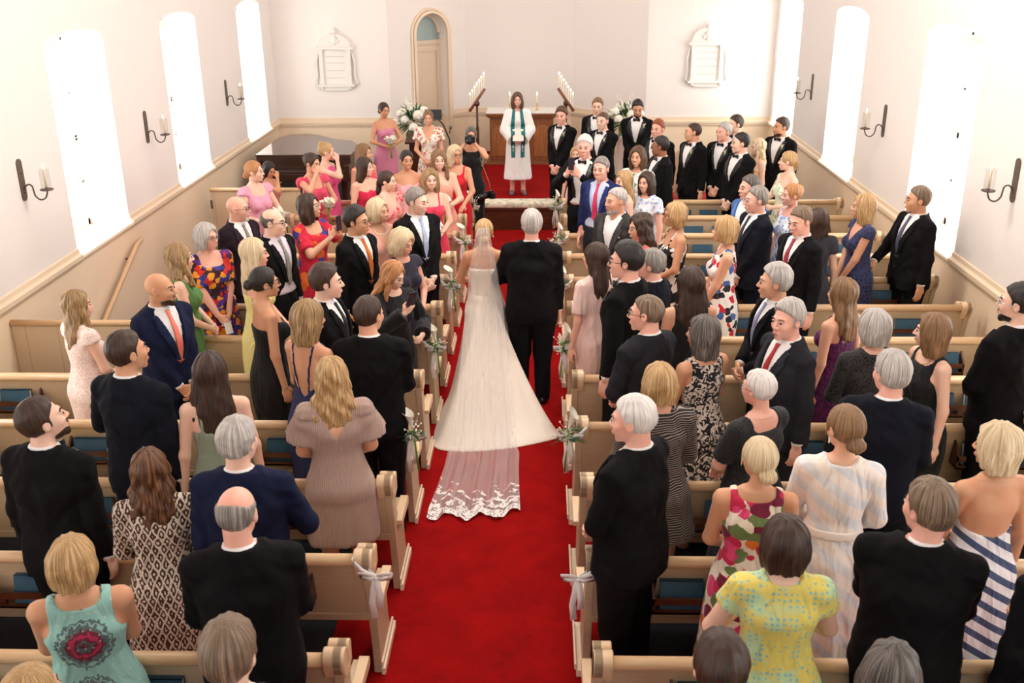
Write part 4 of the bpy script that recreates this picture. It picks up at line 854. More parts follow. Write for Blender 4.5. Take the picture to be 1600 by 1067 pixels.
# ------------------------------------------------------------------ hair shapes in head-local space
def hair_field(fig, style, rnd):
    M = fig.M; ph = rnd.uniform(0, 6)
    def shell(q, g=0.0, top=0.0): return el(q, (0, -.016, .030 + top * .5), (.080 + g, .101 + g, .092 + g + top))
    def lock(q, n, amp, kz=0.0, wz=0.0):
        az = np.arctan2(q[:, 0], -(q[:, 1] + .01)); z = q[:, 2]; return amp * (np.sin(az * n + ph + kz * np.sin(z * wz + ph)) + .6 * np.sin(az * n * 2.3 + 1.7 + ph - kz * np.sin(z * wz * 1.3)))
    def face(q, up=0.0, wd=0.0): return el(q, (0, .114, -.018 + up), (.076 + wd, .082, .110))
    def f(p):
        q = fig.headl(p); x, y, z = q[:, 0], q[:, 1], q[:, 2]; ax = np.abs(x)
        if style in ('short', 'buzz', 'balding', 'crop', 'thick', 'curly'):
            g = {'short': .006, 'buzz': .0, 'balding': .003, 'crop': .003, 'thick': .013, 'curly': .012}[style]; tp = {'short': .006, 'thick': .010, 'curly': .006}.get(style, .0)
            if M is False: g += .004
            d = el(q, (0, -.016, .030 + tp * .5), (.0765 + g, .098 + g, .092 + g + tp)) + lock(q, 11, .0014, 2, 30) + (noise3(q, 95, ph) * .0035 if style == 'curly' else 0)
            d = np.where(z > .06, d + .0015 * np.sin(x * 210 + 30 * y + ph), d) + .0028 * noise3(q, 50, ph) * (style != 'buzz')
            low = -.050 + np.clip((y + .07) * .34, 0, .06)                      # nape to temples
            d = smax(d, low - z, .008)
            d = smax(d, y - (.031 + np.clip((z - .034) * .78, 0, .2) - .25 * np.clip(ax - .03, 0, .1)), .006)       # hairline
            d = smax(d, -el(q, (.078, .0, -.008) if False else (0, 9, 9), (.01, .01, .01)), .002) if False else d
            ear = el(np.stack([ax, y, z], 1), (.085, -.006, -.012), (.024, .022, .034)); d = smax(d, -ear, .004)
            if style == 'balding': d = smax(d, (z - .052) - np.clip((-y - .055) * .55, 0, .03), .01)
            return d * fig.hs
        if style in ('bob', 'longbob', 'bigbob'):
            g = {'bob': .016, 'longbob': .013, 'bigbob': .024}[style]; L = {'bob': -.105, 'longbob': -.165, 'bigbob': -.115}[style]
            d = shell(q, g, .004)
            t = np.clip((.03 - z) / (.03 - L), 0, 1); a = .090 + g + .012 * np.sin(t * PI) - (.012 if style == 'bob' else 0) * t; b = .098 + g * .6 - .022 * t
            e = np.sqrt(np.clip(1 - (np.clip(z + .02, 0, 1) / .135)**2, .02, 1)); a = a * e; b = b * e; r = np.sqrt((x / a)**2 + ((y + .022 + .01 * t) / b)**2); c = (r - 1) * np.minimum(a, b); c = np.maximum(c, np.maximum(L - z + .02 * np.clip(y / .08, 0, 1), z - .10)); d = smin(d, c, .03) + .0035 * noise3(q, 42, ph)
            d = d + lock(q, 9, .0035, 1.2, 22); d = smax(d, -face(q, .0, -.004), .008); d = smax(d, -el(q, (0, .03, -.16), (.052, .09, .09)), .01); return d * fig.hs
        if style in ('long', 'wavy', 'longfull', 'half'):
            L = {'long': -.36, 'wavy': -.36, 'longfull': -.30, 'half': -.34}[style]; d = shell(q, .011, .004)
            zz = (p[:, 2] - fig.hc[2]); t = np.clip(-zz / -L, 0, 1.15)
            wv = (.010 if style != 'long' and style != 'half' else .003)
            bx, by = x, y
            a = .098 + .030 * np.sin(np.clip(t, 0, 1) * 2.2) - .045 * np.clip(t - .72, 0, 1) / .28 * .9; b = .092 - .040 * np.clip(t * 1.5, 0, 1)
            cy = -.014 - .062 * np.clip(t * 1.6, 0, 1); e = np.sqrt(np.clip(1 - (np.clip(z + .02, 0, 1) / .135)**2, .02, 1)); a = a * e; b = b * e
            r = np.sqrt((bx / a)**2 + ((by - cy) / b)**2); c = (r - 1) * np.minimum(a, b); c = np.maximum(c, np.maximum(L * (1 - .12 * np.sin(np.clip(ax * 14, 0, 3))) - zz, z - .10)); d = smin(d, c, .03)
            if style in ('wavy', 'longfull'):
                aq = np.stack([ax, y, z], 1); d = smin(d, rc(aq, (.074, .012, .02), (.095, .058, -.22), .022, .026), .02)
            d = d + lock(np.stack([x, y, zz], 1), 8, .0045, 1.6 if wv > .005 else .4, 34) + wv * .35 * np.sin(zz * 60 + 3 * x * 20 + ph)
            d = smax(d, -face(q, .0, -.002), .008); d = smax(d, -el(q, (0, .05, -.19), (.05, .09, .12)), .01); return d * fig.hs
        g = .006; d = shell(q, g, .004) + lock(q, 12, .0018, 1, 20); d = smax(d, -face(q, .004, .002), .008); low = -.055 + np.clip((y + .06) * .5, 0, .06); d = smax(d, low - z, .01)
        ear = el(np.stack([ax, y, z], 1), (.085, .0, -.012), (.02, .026, .036)); d = smax(d, -ear, .004)
        if style == 'bun': d = smin(d, el(q, (0, -.128, .0), (.042, .036, .040)) + noise3(q, 90, ph) * .003, .01)
        elif style == 'lowbun': d = smin(d, el(q, (0, -.108, -.045), (.050, .040, .040)) + noise3(q, 100, ph) * .005, .012)
        elif style == 'topbun': d = smin(d, el(q, (-.01, -.075, .10), (.048, .045, .042)) + noise3(q, 90, ph) * .005, .01)
        elif style == 'messy': d = smin(d, el(q, (0, -.085, .055), (.062, .048, .055)) + noise3(q, 85, ph) * .009, .015)
        elif style == 'pony': d = smin(d, rc(q, (0, -.11, -.01), (0, -.14, -.26), .032, .022) + lock(q, 5, .004, 2, 30), .015)
        elif style == 'sidepony': d = smin(d, rc(q, (.04, -.10, -.03), (.09, -.04, -.18), .036, .026) + noise3(q, 70, ph) * .006, .015)
        if style in ('bun', 'lowbun', 'topbun', 'messy') and not M:
            aq = np.stack([ax, y, z], 1); d = smin(d, rc(aq, (.066, .04, .045), (.078, .035, -.035), .009, .005), .01)
        return d * fig.hs
    return f
HBOX = {'long': .46, 'wavy': .46, 'longfull': .40, 'half': .44, 'longbob': .22, 'bob': .17, 'bigbob': .17, 'pony': .36, 'sidepony': .26}

# ------------------------------------------------------------------ one person
DONE = []
def patch(name, fn, outline, off, th, m, parent, side=1, step=.007):
    """a thin piece of cloth laid on the surface fn, outline given in front view (x, z)"""
    P = np.array(outline, f32); x0, z0 = P.min(0) - .01; x1, z1 = P.max(0) + .01
    def f(p):
        x, z = p[:, 0], p[:, 2]; d2 = np.full(len(p), 9.0, f32); ins = np.zeros(len(p), bool); n = len(P)
        for i in range(n):
            a, b = P[i], P[(i + 1) % n]; e = b - a; t = np.clip(((x - a[0]) * e[0] + (z - a[1]) * e[1]) / (e @ e), 0, 1); d2 = np.minimum(d2, np.hypot(x - a[0] - e[0] * t, z - a[1] - e[1] * t))
            ins ^= ((a[1] > z) != (b[1] > z)) & (x < (b[0] - a[0]) * (z - a[1]) / (b[1] - a[1] + 1e-9) + a[0])
        return np.maximum(np.maximum(np.where(ins, -d2, d2), np.abs(fn(p) - off) - th), .0 - side * p[:, 1])
    V, Q = surfnet(f, (x0, 0, z0) if side > 0 else (x0, -.34, z0), (x1, .34, z1) if side > 0 else (x1, 0, z1), step)
    return np_mesh(name, V, Q, [m], parent) if len(Q) else None
def hair_coords(fig, V):
    q = fig.headl(V.astype(f32)); az = np.arctan2(q[:, 0], -(q[:, 1] + .01)); r = np.sqrt(q[:, 0]**2 + (q[:, 1] + .01)**2); v = np.where(q[:, 2] > .03, -r, -.09 + (q[:, 2] - .03))
    w = np.minimum(r / .05, 1) ; return np.stack([np.sin(az) * 19 * w, np.cos(az) * 19 * w, v * 11], 1)
def person(x, y, h, body, head, sex='F', skin='fair', hair=('short', 'brown'), wear=None, arms=('down', 'down'), label='', w=1.0, pitch=0, group=None, z0=0.0, feet=False, glasses=None, beard=None, lips=None, smile=0, extra=(), bust=1.0, lean=0):
    az = math.degrees(math.atan2(x, y)); bh, hh = body + az, head + az
    s = h / 1.75; dist = math.hypot(math.hypot(x, y), 2.4); k = 1.0 if dist < 7 else 1.25 if dist < 11 else 1.5
    hv, cv = .0062 * k, .0125 * k
    rel = -(hh - bh); rel = (rel + 180) % 360 - 180
    fig = Fig(sex, w, math.radians(rel), math.radians(pitch), arms, bust); rnd = random.Random(int(x * 131 + y * 977)); wear = wear or {}
    M = fig.M; suit = 'suit' in wear
    # body: one continuous skin made of the same field at three resolutions
    hb = ((-.135, -.16, 1.455), (.135, .19, 1.80))
    hands = [a for a in fig.arm if not (arms[0 if a[0] > 0 else 1] in ('back',) and abs(((bh + 180) % 360) - 180) > 120)]
    cvb = cv * (1.7 if suit else 1.0)
    V0, Q0 = surfnet(lambda p: fig.full(p, False), (-.46, -.34, .74), (.46, .42, 1.52), cvb); V0, Q0 = drop_box(V0, Q0, (-.125, -.155, 1.462), (.125, .185, 2)); V0, Q0 = drop_box(V0, Q0, (-9, -9, -9), (9, 9, .76))
    V1, Q1 = surfnet(lambda p: fig.full(p, False), (-.34, -.24, -.02), (.34, .28, .80), .024); V1, Q1 = drop_box(V1, Q1, (-9, -9, .77), (9, 9, 9))
    V2, Q2 = surfnet(lambda p: fig.full(p, False), *hb, hv); V2, Q2 = drop_box(V2, Q2, (-9, -9, -9), (9, 9, 1.46))
    keep = (np.abs(V2[:, 0]) < .128) & (V2[:, 1] > -.157) & (V2[:, 1] < .187); Q2 = Q2[keep[Q2].all(1)]
    parts = [(V0, Q0), (V1, Q1), (V2, Q2)]
    for a in hands:
        sd, S, E, Wr, d, n, nm = a; c = np.array(Wr) + d * .08; lo, hi = c - .125, c + .125
        V, Q = surfnet(lambda p: smin(fig.hand(p, a), fig.armf(p, a), .012), lo, hi, .0052 * k)
        u = (V - np.array(Wr, f32)) @ np.array(d, f32); Q = Q[(u > -.045)[Q].all(1)]; parts.append((V, Q))
        keep = ~(((V0 - np.array(Wr, f32)) @ np.array(d, f32) > -.0) & (np.linalg.norm(V0 - np.array(Wr, f32), axis=1) < .2) & (np.abs((V0 - np.array(Wr, f32)) @ np.array(d, f32)) < .05) & False)
    V, Q = weld(parts); mi = [np.zeros(len(Q), int)]; mats = [SKIN[skin], EYEW, IRIS, REDLIP if lips == 'red' else LIPS[skin], SKIN[skin], TEETH, BROW[0 if hair[1] in ('white', 'silver', 'grey') else 1 if hair[1] in ('blonde', 'platinum', 'darkblonde', 'strawberry', 'red') else 2]]
    # eyes, brows, lips belong to the same body mesh
    bits = []
    seenface = 35 < abs(((hh - az + 180) % 360) - 180)
    if seenface:
        def addb(c, r, m):
            v, q = ball_np((0, 0, 0), r); v = fig.headw(v + np.array(c, f32)); bits.append((v, q, m))
        for sx in (1, -1):
            addb((sx * .031, .0800, .005), (.0125, .0115, .0062), 1); ke = 1 + (k - 1) * .5; addb((sx * .031, .0880, .0045), (.0064 * ke, .0062, .0062 * ke), 2)
            for j in range(4): addb((sx * (.018 + j * .0085), .0945 - j * .0045 - .002, .026 + (.002, .004, .004, .001)[j]), (.0068, .0045, .0038 if M else .0026), 6)
            addb((sx * .031, .0825, .0120), (.0145, .0060, .0030), 0); addb((sx * .031, .0885, .0092), (.0140 * ke, .0060, .0020 * ke), 2)
        if smile: addb((0, .0945, -.0630), (.0185, .0062, .0050), 5); addb((0, .0955, -.0565), (.024, .0060, .0030), 3); addb((0, .0940, -.0700), (.018, .0062, .0034), 3)
        else: addb((0, .0955, -.0605), (.0215, .0052, .0034), 3); addb((0, .0940, -.0685), (.017, .0055, .0040), 3)
    n = len(V); VV = [V]; QQ = [Q]
    for v, q, m in bits: VV.append(v); QQ.append(q + n); mi.append(np.full(len(q), m)); n += len(v)
    root = np_mesh('person', np.concatenate(VV), np.concatenate(QQ), mats, None, np.concatenate(mi))
    root.location = (x, y, z0); root.rotation_euler = (0, 0, -math.radians(bh)); root.scale = (s, s, s); tag(root, label, 'person', group)
    # hair, beard
    if hair and hair[0] != 'bald':
        hf = hair_field(fig, hair[0], rnd); L = HBOX.get(hair[0], .13); c = fig.hc; e = .19
        V, Q = surfnet(hf, (c[0] - e, c[1] - e - .02, c[2] - L), (c[0] + e, c[1] + e - .02, c[2] + .16), hv * 1.15)
        if len(Q): np_mesh('hair', V, Q, [hair_mat(hair[1])], root, hc=hair_coords(fig, V))
    if beard:
        def bf(p):
            q = fig.headl(p); q[:, 0] = np.abs(q[:, 0]); d = smin(el(q, (0, .030, -.070), (.053, .053, .045)), el(q, (0, .074, -.1), (.022, .018, .02)), .02); d = smin(d, el(q, (.0, .092, -.050), (.026, .008, .006)), .01)
            if beard[1] == 'goatee': d = smax(d, np.abs(q[:, 0]) - .03, .01); d = smax(d, .06 - q[:, 1], .01)
            d = smax(d, q[:, 2] + .047 - .35 * np.clip(.06 - q[:, 1], 0, .2), .01); d = smax(d, -el(q, (0, .1, -.064), (.020, .02, .006)), .004); return smax(d, .0 - q[:, 1] + .0, .01)
        V, Q = surfnet(lambda p: bf(p) * fig.hs - .0015, (-.12, -.14, 1.46), (.12, .18, 1.66), hv)
        if len(Q): np_mesh('beard', V, Q, [hair_mat(beard[0])], root, hc=hair_coords(fig, V))
    if glasses:
        b = MB()
        for sx in (1, -1):
            pts = [fig.headw((sx * .032 + .023 * math.cos(t), .1045 - abs(.012 * math.cos(t)) * (1 if math.cos(t) * sx > 0 else .2), .004 + .017 * math.sin(t))) for t in [2 * PI * i / 14 for i in range(15)]]; b.tube(pts, .0022, 5, False)
            b.tube([fig.headw((sx * .054, .096, .01)), fig.headw((sx * .078, .05, .01)), fig.headw((sx * .081, -.01, .008)), fig.headw((sx * .078, -.025, -.01))], .002, 5)
        b.tube([fig.headw((-.010, .107, .009)), fig.headw((.010, .107, .009))], .002, 5); b.build('eyeglasses', glasses, root)
    A = fig.arm
    # ---- suits
    if suit:
        col = wear['suit']; JM = suit_mat(col, SUITC[col]); openw = wear.get('open', 0); deep = wear.get('v', 1.12)
        JP = Prof([(z, a * (w if z < 1.4 else 1), b * (1 + (w - 1) * 1.3 * (z < 1.35)), c) for z, a, b, c in [(.80, .188, .146, -.002), (.92, .188, .144, -.006), (1.05, .176, .132, .0), (1.15, .176, .130, .004), (1.27, .184, .134, .004), (1.35, .184, .126, -.006), (1.41, .150, .100, -.014), (1.465, .088, .080, -.024)]])
        def sleeve(p, r, t1=1.0):
            d = 9.0
            for a in A:
                sd, S, E, Wr, dd, nn, nm = a; Wc = np.array(E) + (np.array(Wr) - np.array(E)) * t1; S2 = (S[0] * 1.0, S[1], S[2] - .005)
                u = smin(rc(p, S2, E, r[0], r[1]), rc(p, E, Wc, r[1], r[2]), .02)
                v = (np.array(Wr) - np.array(E)); v = v / np.linalg.norm(v); u = np.maximum(u, (p - Wc.astype(f32)) @ v.astype(f32) - .0)
                d = np.minimum(d, u)
            return d
        def jbase(p):
            d = JP(p, 0.0)
            for sd in (1, -1): d = smin(d, rc(p, (sd * .05, -.028, 1.435), (sd * fig.sh * 1.03, -.014, 1.392), .048, .060), .03)
            return np.minimum(d, fig.torso(p, .014))
        def jf(p):
            d = jbase(p); sl = sleeve(p, (.066, .055, .042), .93); d = smin(d, sl, .016)
            ck = rc(p, (0, -.034, 1.38), fig.headw((0, -.032, -.06)), .098, .078); ck = smax(ck, p[:, 2] - (1.487 - .22 * (p[:, 1] + .03)), .006); d = smin(d, ck, .012)
            d = d + .0045 * noise3(p, 22, x) + .002 * np.sin(p[:, 2] * 60 + 4 * np.sin(p[:, 0] * 25))
            nk = np.sqrt(p[:, 0]**2 + (p[:, 1] + .018)**2) - .067; d = smax(d, -np.maximum(nk, 1.452 - p[:, 2] + .25 * p[:, 1]), .004)
            t = np.clip((p[:, 2] - deep) / (1.47 - deep), 0, 1); wv = .088 * t + openw * (p[:, 2] < deep + .01) * np.clip((deep + .02 - p[:, 2]) * 1.5, 0, .3) + openw * .04
            vc = np.maximum(np.abs(p[:, 0]) - wv, .02 - p[:, 1]); vc = np.maximum(vc, (deep - p[:, 2]) if not openw else (.7 - p[:, 2])); d = smax(d, -vc, .003)
            cut = np.maximum(np.abs(p[:, 0]) - .055 * np.clip((.90 - p[:, 2]) / .1, 0, 1), .02 - p[:, 1]); cut = np.maximum(cut, p[:, 2] - .90); return smax(d, -cut, .004)
        ex = .56
        V, Q = surfnet(jf, (-ex, -.34, .76), (ex, .46, 1.54), cv * .95); np_mesh('jacket', V, Q, [JM], root)
        SM = SHIRTS[wear.get('shirt', 'white')]
        def shf(p):
            d = np.maximum(np.minimum(jbase(p) + .012, fig.torso(p, .005)), jbase(p) + .008); d = np.minimum(d, np.maximum(fig.neck(p) - .012, jbase(p) + .004)); d = np.maximum(d, np.maximum(1.0 - p[:, 2], p[:, 2] - 1.475))
            c0 = fig.headw((0, -.03, -.06)); nk = rc(p, (0, -.030, 1.39), c0, .084, .064); nk = np.maximum(nk, p[:, 2] - (1.497 - .15 * p[:, 1])); nk = np.maximum(nk, 1.42 - p[:, 2]); d = smin(d, nk, .01)
            g = np.maximum(np.abs(p[:, 0]) - .016 * np.clip((p[:, 2] - 1.43) / .05, 0, 1) * (0 if wear.get('tie') else 2.2), .02 - p[:, 1]); d = smax(d, -np.maximum(g, 1.44 - p[:, 2]), .003)
            cf = sleeve(p, (.03, .03, .036), 1.0); cf = np.maximum(cf, -sleeve(p, (.2, .2, .2), .90)); return np.minimum(d, cf)
        V, Q = surfnet(shf, (-ex, -.2, .8), (ex, .42, 1.56), cv * .85); np_mesh('shirt', V, Q, [SM], root)
        front = 25 < abs(((bh - az + 180) % 360) - 180)
        sb = lambda p: jbase(p) + .012
        if front:
            LM = SATIN if wear.get('tux') else suit_mat(col + '_lapel', tuple(int(v * 1.15) + 3 for v in SUITC[col]))
            jfb = lambda p: jbase(p)
            for sd in (1, -1):
                o = [(.006 + openw * .04, deep - .01), (.090, 1.455), (.128, 1.440), (.122, 1.385), (.138, 1.372), (.10, 1.26), (.03 + openw * .04, deep - .01)]
                patch('lapel', jfb, [(sd * a, z) for a, z in o], .006, .009, LM, root, step=.007)
            b = MB()
            for zz in (deep - .03, deep - .12):
                q = np.array([[.0, .3, zz]], f32)
                for _ in range(20): q[0, 1] -= jbase(q)[0] * .9
                if not openw: b.ball((0, q[0, 1] + .004, zz), .011, 8, 6, (1, .4, 1))
            if b.V: b.build('button', BLACKP, root)
            tie = wear.get('tie')
            if tie == 'bow' or tie == 'whitebow':
                def pj(x_, z_): 
                    q = np.array([[x_, .3, z_]], f32)
                    for _ in range(20): q[0, 1] -= shf(q)[0] * .9
                    return q[0, 1]
                yy = max(pj(0, 1.455), .06); b = MB(); b.ball((0, yy + .012, 1.462), .013, 8, 6, (1, .8, 1.1))
                for sd in (1, -1): b.prism([(sd * .006, 1.468), (sd * .045, 1.489), (sd * .052, 1.462), (sd * .045, 1.437), (sd * .006, 1.456)][::sd], 1, yy + .002, yy + .018)
                b.build('bow_tie', SATIN if tie == 'bow' else SHIRTS['white'], root, bevel=.003)
            elif tie:
                tm = tie; nz = 1.468
                patch('tie', shf, [(-.019, nz), (.019, nz), (.013, nz - .032), (.036, 1.11), (.0, 1.07), (-.036, 1.11), (-.013, nz - .032)], .006, .009, tm, root, step=.007)
            if wear.get('square'): patch('pocket_square', jfb, [(-.13, 1.30), (-.075, 1.30), (-.08, 1.322), (-.10, 1.312), (-.12, 1.325)], .008, .004, WHITE, root, step=.008)
            if wear.get('flower'):
                q = np.array([[-.105, .3, 1.375]], f32)
                for _ in range(20): q[0, 1] -= jbase(q)[0] * .9
                b = MB(); p0 = Vector((-.105, q[0, 1] + .012, 1.34)); calla(b, p0, p0 + Vector((-.02, .02, .075)), .016); bo = b.build('boutonniere', PETAL, root); b = MB(); b.tube([p0, p0 + Vector((.02, .0, -.07))], .005, 5); leaf(b, p0, (-.4, .3, .8), .07, .012); leaf(b, p0, (.5, .3, .6), .06, .012); b.build('stem', STEM, bo)
        kilt = wear.get('kilt')
        def tf(p): return smin(fig.legs(p, .016), np.maximum(JP(np.stack([p[:, 0], p[:, 1], np.clip(p[:, 2], .81, 1)], 1)) + .02, np.abs(p[:, 2] - .9) - .12), .03)
        def tfl(p):
            q = p.copy(); q[:, 0] = np.abs(q[:, 0]); d = smin(rc(q, (.09 * w, -.005, .86), (.094, .012, .48), .105 * w, .080), rc(q, (.094, .012, .48), (.097, -.02, .06), .080, .066), .03); d = np.maximum(d, .035 - p[:, 2]) + .003 * noise3(p, 16, x)
            return smin(d, np.maximum(JP(np.stack([p[:, 0], p[:, 1], np.clip(p[:, 2], .81, 1)], 1)) + .018, np.abs(p[:, 2] - .9) - .11), .03)
        tfl0 = tfl
        def tfl(p): return np.minimum(tfl0(p), np.maximum(smin(fig.torso(p), fig.legs(p), .04) - .006, p[:, 2] - .98) * 1.0 + np.maximum(0, .6 - p[:, 2]))
        V, Q = surfnet(tfl, (-.32, -.26, 0.0), (.32, .26, 1.02), cv * 1.6); np_mesh('trousers', V, Q, [suit_mat(wear.get('trousers', col), SUITC[wear.get('trousers', col)])], root)
        if kilt:
            KP = Prof([(.48, .25, .21, 0), (.8, .20, .165, 0), (.98, .185, .15, 0)]); V, Q = surfnet(lambda p: KP(p, 0, lambda a, z: 1 + .03 * np.sin(a * 22) * np.clip((.95 - z) * 3, 0, 1)), (-.3, -.27, .46), (.3, .27, 1.0), .014); np_mesh('kilt', V, Q, [kilt], root)
        if feet:
            for sd in (1, -1):
                V, Q = surfnet(lambda p: smin(rc(p, (sd * .097, -.05, .045), (sd * .100, .02, .045), .045, .042), rc(p, (sd * .100, .02, .04), (sd * .118, .185, .03), .044, .030), .03), (min(sd * .02, sd * .2), -.12, 0.0), (max(sd * .02, sd * .2), .26, .12), .009); np_mesh('shoe', V, Q, [mat('black_leather', (14, 13, 13), .22)], root)
    elif 'dress' in wear:
        DM = wear['dress']; top = wear.get('top', 'tank'); sl = wear.get('sleeve'); hem = wear.get('hem', .45); fl = wear.get('flare', .08); pl = wear.get('pleats', 0); wl = wear.get('waist', 1.08)
        SP = Prof([(hem, (.175 + fl) * w, .135 + fl * .8, -.01), (hem + (.88 - hem) * .5, (.178 + fl * .55) * w, .136 + fl * .4, -.012), (.90, .184 * w, .138, -.014), (1.0, .152 * w, .120, -.004), (wl + .03, .128 * w, .102, .002)])
        def df(p):
            d = fig.torso(p, .010); z = p[:, 2]; X = np.abs(p[:, 0]); fr = p[:, 1] > 0
            sk = SP(p, 0.0, (lambda a, z: 1 + (.035 * np.sin(a * pl) * np.clip((wl - z) * 3.5, 0, 1))) if pl else (lambda a, z: 1 + .012 * np.sin(a * 7 + x * 3) * np.clip((wl - z) * 3, 0, 1)))
            d = np.where(z > .84, smin(d, sk, .03), sk) + .003 * noise3(p * np.array([1.5, 1.5, .55], f32), 26, x)
            arm = 9.0
            for a in A: arm = np.minimum(arm, rc(p, np.array(a[1]) + np.array([a[0] * .012, 0, .0]), np.array(a[2]), fig.ar[0] + .004, fig.ar[1] + .004))
            if top == 'strapless': t = 1.335 + .012 * np.cos(p[:, 0] * 48) * fr - .035 * (~fr); d = np.maximum(d, z - t); d = smax(d, -arm, .004)
            elif top == 'straps': t = 1.325 - .05 * (~fr); st = np.maximum(np.abs(X - .085) - .010, z - 1.47); d = np.maximum(d, np.minimum(z - t, st)); d = smax(d, -arm, .004) if False else d
            elif top == 'openback': t = np.where(fr, 1.335, 1.10 + .9 * np.abs(p[:, 0])); st = np.maximum(np.abs(X - .085 + np.where(fr, 0, (1.44 - z) * .15)) - .006, z - 1.47); d = np.maximum(d, np.minimum(z - t, st))
            elif top == 'halter': t = np.where(fr, 1.44 - .9 * np.clip(X - .06, 0, 1), 1.14 + .3 * X); d = np.maximum(d, z - t); d = smax(d, -arm, .004)
            elif top == 'oneshoulder': t = 1.36 + p[:, 0] * wear.get('os', .55); d = np.maximum(d, z - t)
            else:
                nr, nd = {'crew': (.075, 1.435), 'tank': (.095, 1.40), 'vneck': (.10, 1.44), 'scoop': (.105, 1.36), 'vback': (.105, 1.42), 'square': (.095, 1.36)}[top]
                if top == 'vneck': zz = np.where(fr, 1.27 + 1.7 * X, 1.42); d = smax(d, -np.maximum(X - nr, zz - z), .003)
                elif top == 'vback': zz = np.where(~fr, 1.26 + 1.7 * X, 1.40); d = smax(d, -np.maximum(X - nr, zz - z), .003)
                else: d = smax(d, -np.maximum(X - nr, (nd + .03 * (~fr)) + .8 * np.clip(X - nr + .03, 0, 1) - z), .004)
                if not sl: d = smax(d, X - (.126 * (1 + (w - 1) * .5) + np.clip(1.33 - z, 0, 1) * .55 + 9 * (z < 1.22)), .004)
            if sl:
                t1, r0, r1 = {'cap': (.16, .070, .078), 'short': (.42, .064, .070), 'puff': (.5, .085, .09), 'flutter': (.62, .068, .12), 'elbow': (.8, .062, .066), 'long': (1.0, .060, .052), 'bell': (1.0, .064, .062), 'robe': (1.0, .07, .10)}[sl]
                for a in A:
                    S, E, Wr = map(lambda v: np.array(v, float), (a[1], a[2], a[3])); P1 = S + (E - S) * min(t1, 1); u = rc(p, S, P1, r0, r1); uu = (E - S) / np.linalg.norm(E - S)
                    if t1 < 1:
                        if sl in ('flutter', 'puff'): ang = np.arctan2(p[:, 1] - S[1], p[:, 2] - S[2]); u = u + .006 * np.sin(ang * 9)
                        u = np.maximum(u, (p - P1.astype(f32)) @ uu.astype(f32))
                    else:
                        P2 = E + (Wr - E) * .95; v = rc(p, E, P2, r1, .036 if sl == 'long' else .075 if sl == 'bell' else .135); vv = (Wr - E) / np.linalg.norm(Wr - E); v = np.maximum(v, (p - P2.astype(f32)) @ vv.astype(f32)); u = smin(u, v, .02)
                    d = smin(d, u, .02 if sl != 'flutter' else .03)
            if wear.get('cut'): d = smax(d, -el(p, (.13, 0, 1.13), (.06, .2, .03)), .004)
            return d
        fig.cloth = df
        ex = .50
        V, Q = surfnet(df, (-ex, -.36, .84), (ex, .44, 1.54), cv * .9)
        Va, Qa = surfnet(df, (-.42, -.36, hem - .02), (.42, .36, .88), cv * 1.4)
        V, Q = drop_box(V, Q, (-9, -9, -9), (9, 9, .858)); Va, Qa = drop_box(Va, Qa, (-9, -9, .862), (9, 9, 9)); V, Q = weld([(V, Q), (Va, Qa)]); dr = np_mesh('dress', V, Q, [DM], root)
        if wear.get('belt'):
            V, Q = surfnet(lambda p: np.maximum(smin(fig.torso(p, .016), SP(p, .006), .03), np.abs(p[:, 2] - wl) - .022), (-.26, -.2, wl - .05), (.26, .2, wl + .05), .010); np_mesh('belt', V, Q, [wear['belt']], root)
        if feet:
            for sd in (1, -1):
                V, Q = surfnet(lambda p: rc(p, (sd * .098, -.04, .04), (sd * .115, .15, .028), .040, .034), (min(sd * .02, sd * .2), -.12, 0.0), (max(sd * .02, sd * .2), .22, .1), .009); np_mesh('shoe', V, Q, [mat('grey_sandal', (110, 104, 108), .5)], root)
    if 'necklace' in extra or 'pearls' in extra or 'pearl_drop' in extra:
        b = MB(); g = 'pearls' in extra
        for i in range(25 if g else 40):
            t = -1.9 + 3.8 * i / (24 if g else 39); xx = .072 * math.sin(t); zz = 1.462 - .055 * (1 + math.cos(t)) * .6; q = np.array([[xx, .3 if math.cos(t) > -.2 else .3, zz]], f32)
            for _ in range(16): q[0, 1] -= smin(fig.torso(q), fig.neck(q), .035)[0] * .9
            b.ball(q[0], .0065 if g else .004, 6, 4)
        b.build('necklace', mat('pearl', (240, 232, 222), .25) if g else GOLD, root)
    if 'earrings' in extra:
        b = MB(); 
        for sx in (1, -1):
            for j in range(3): b.ball(fig.headw((sx * .084, -.006, -.036 - j * .011)), .0055, 6, 5)
        b.build('earring', mat('pearl', (240, 232, 222), .25), root)
    if 'earring' in extra:
        b = MB(); [b.ball(fig.headw((sx * .083, -.004, -.038)), .007, 8, 5) for sx in (1, -1)]; b.build('earring', mat('pearl', (240, 232, 222), .25), root)
    root['_f'] = 0; del root['_f']
    return root, fig

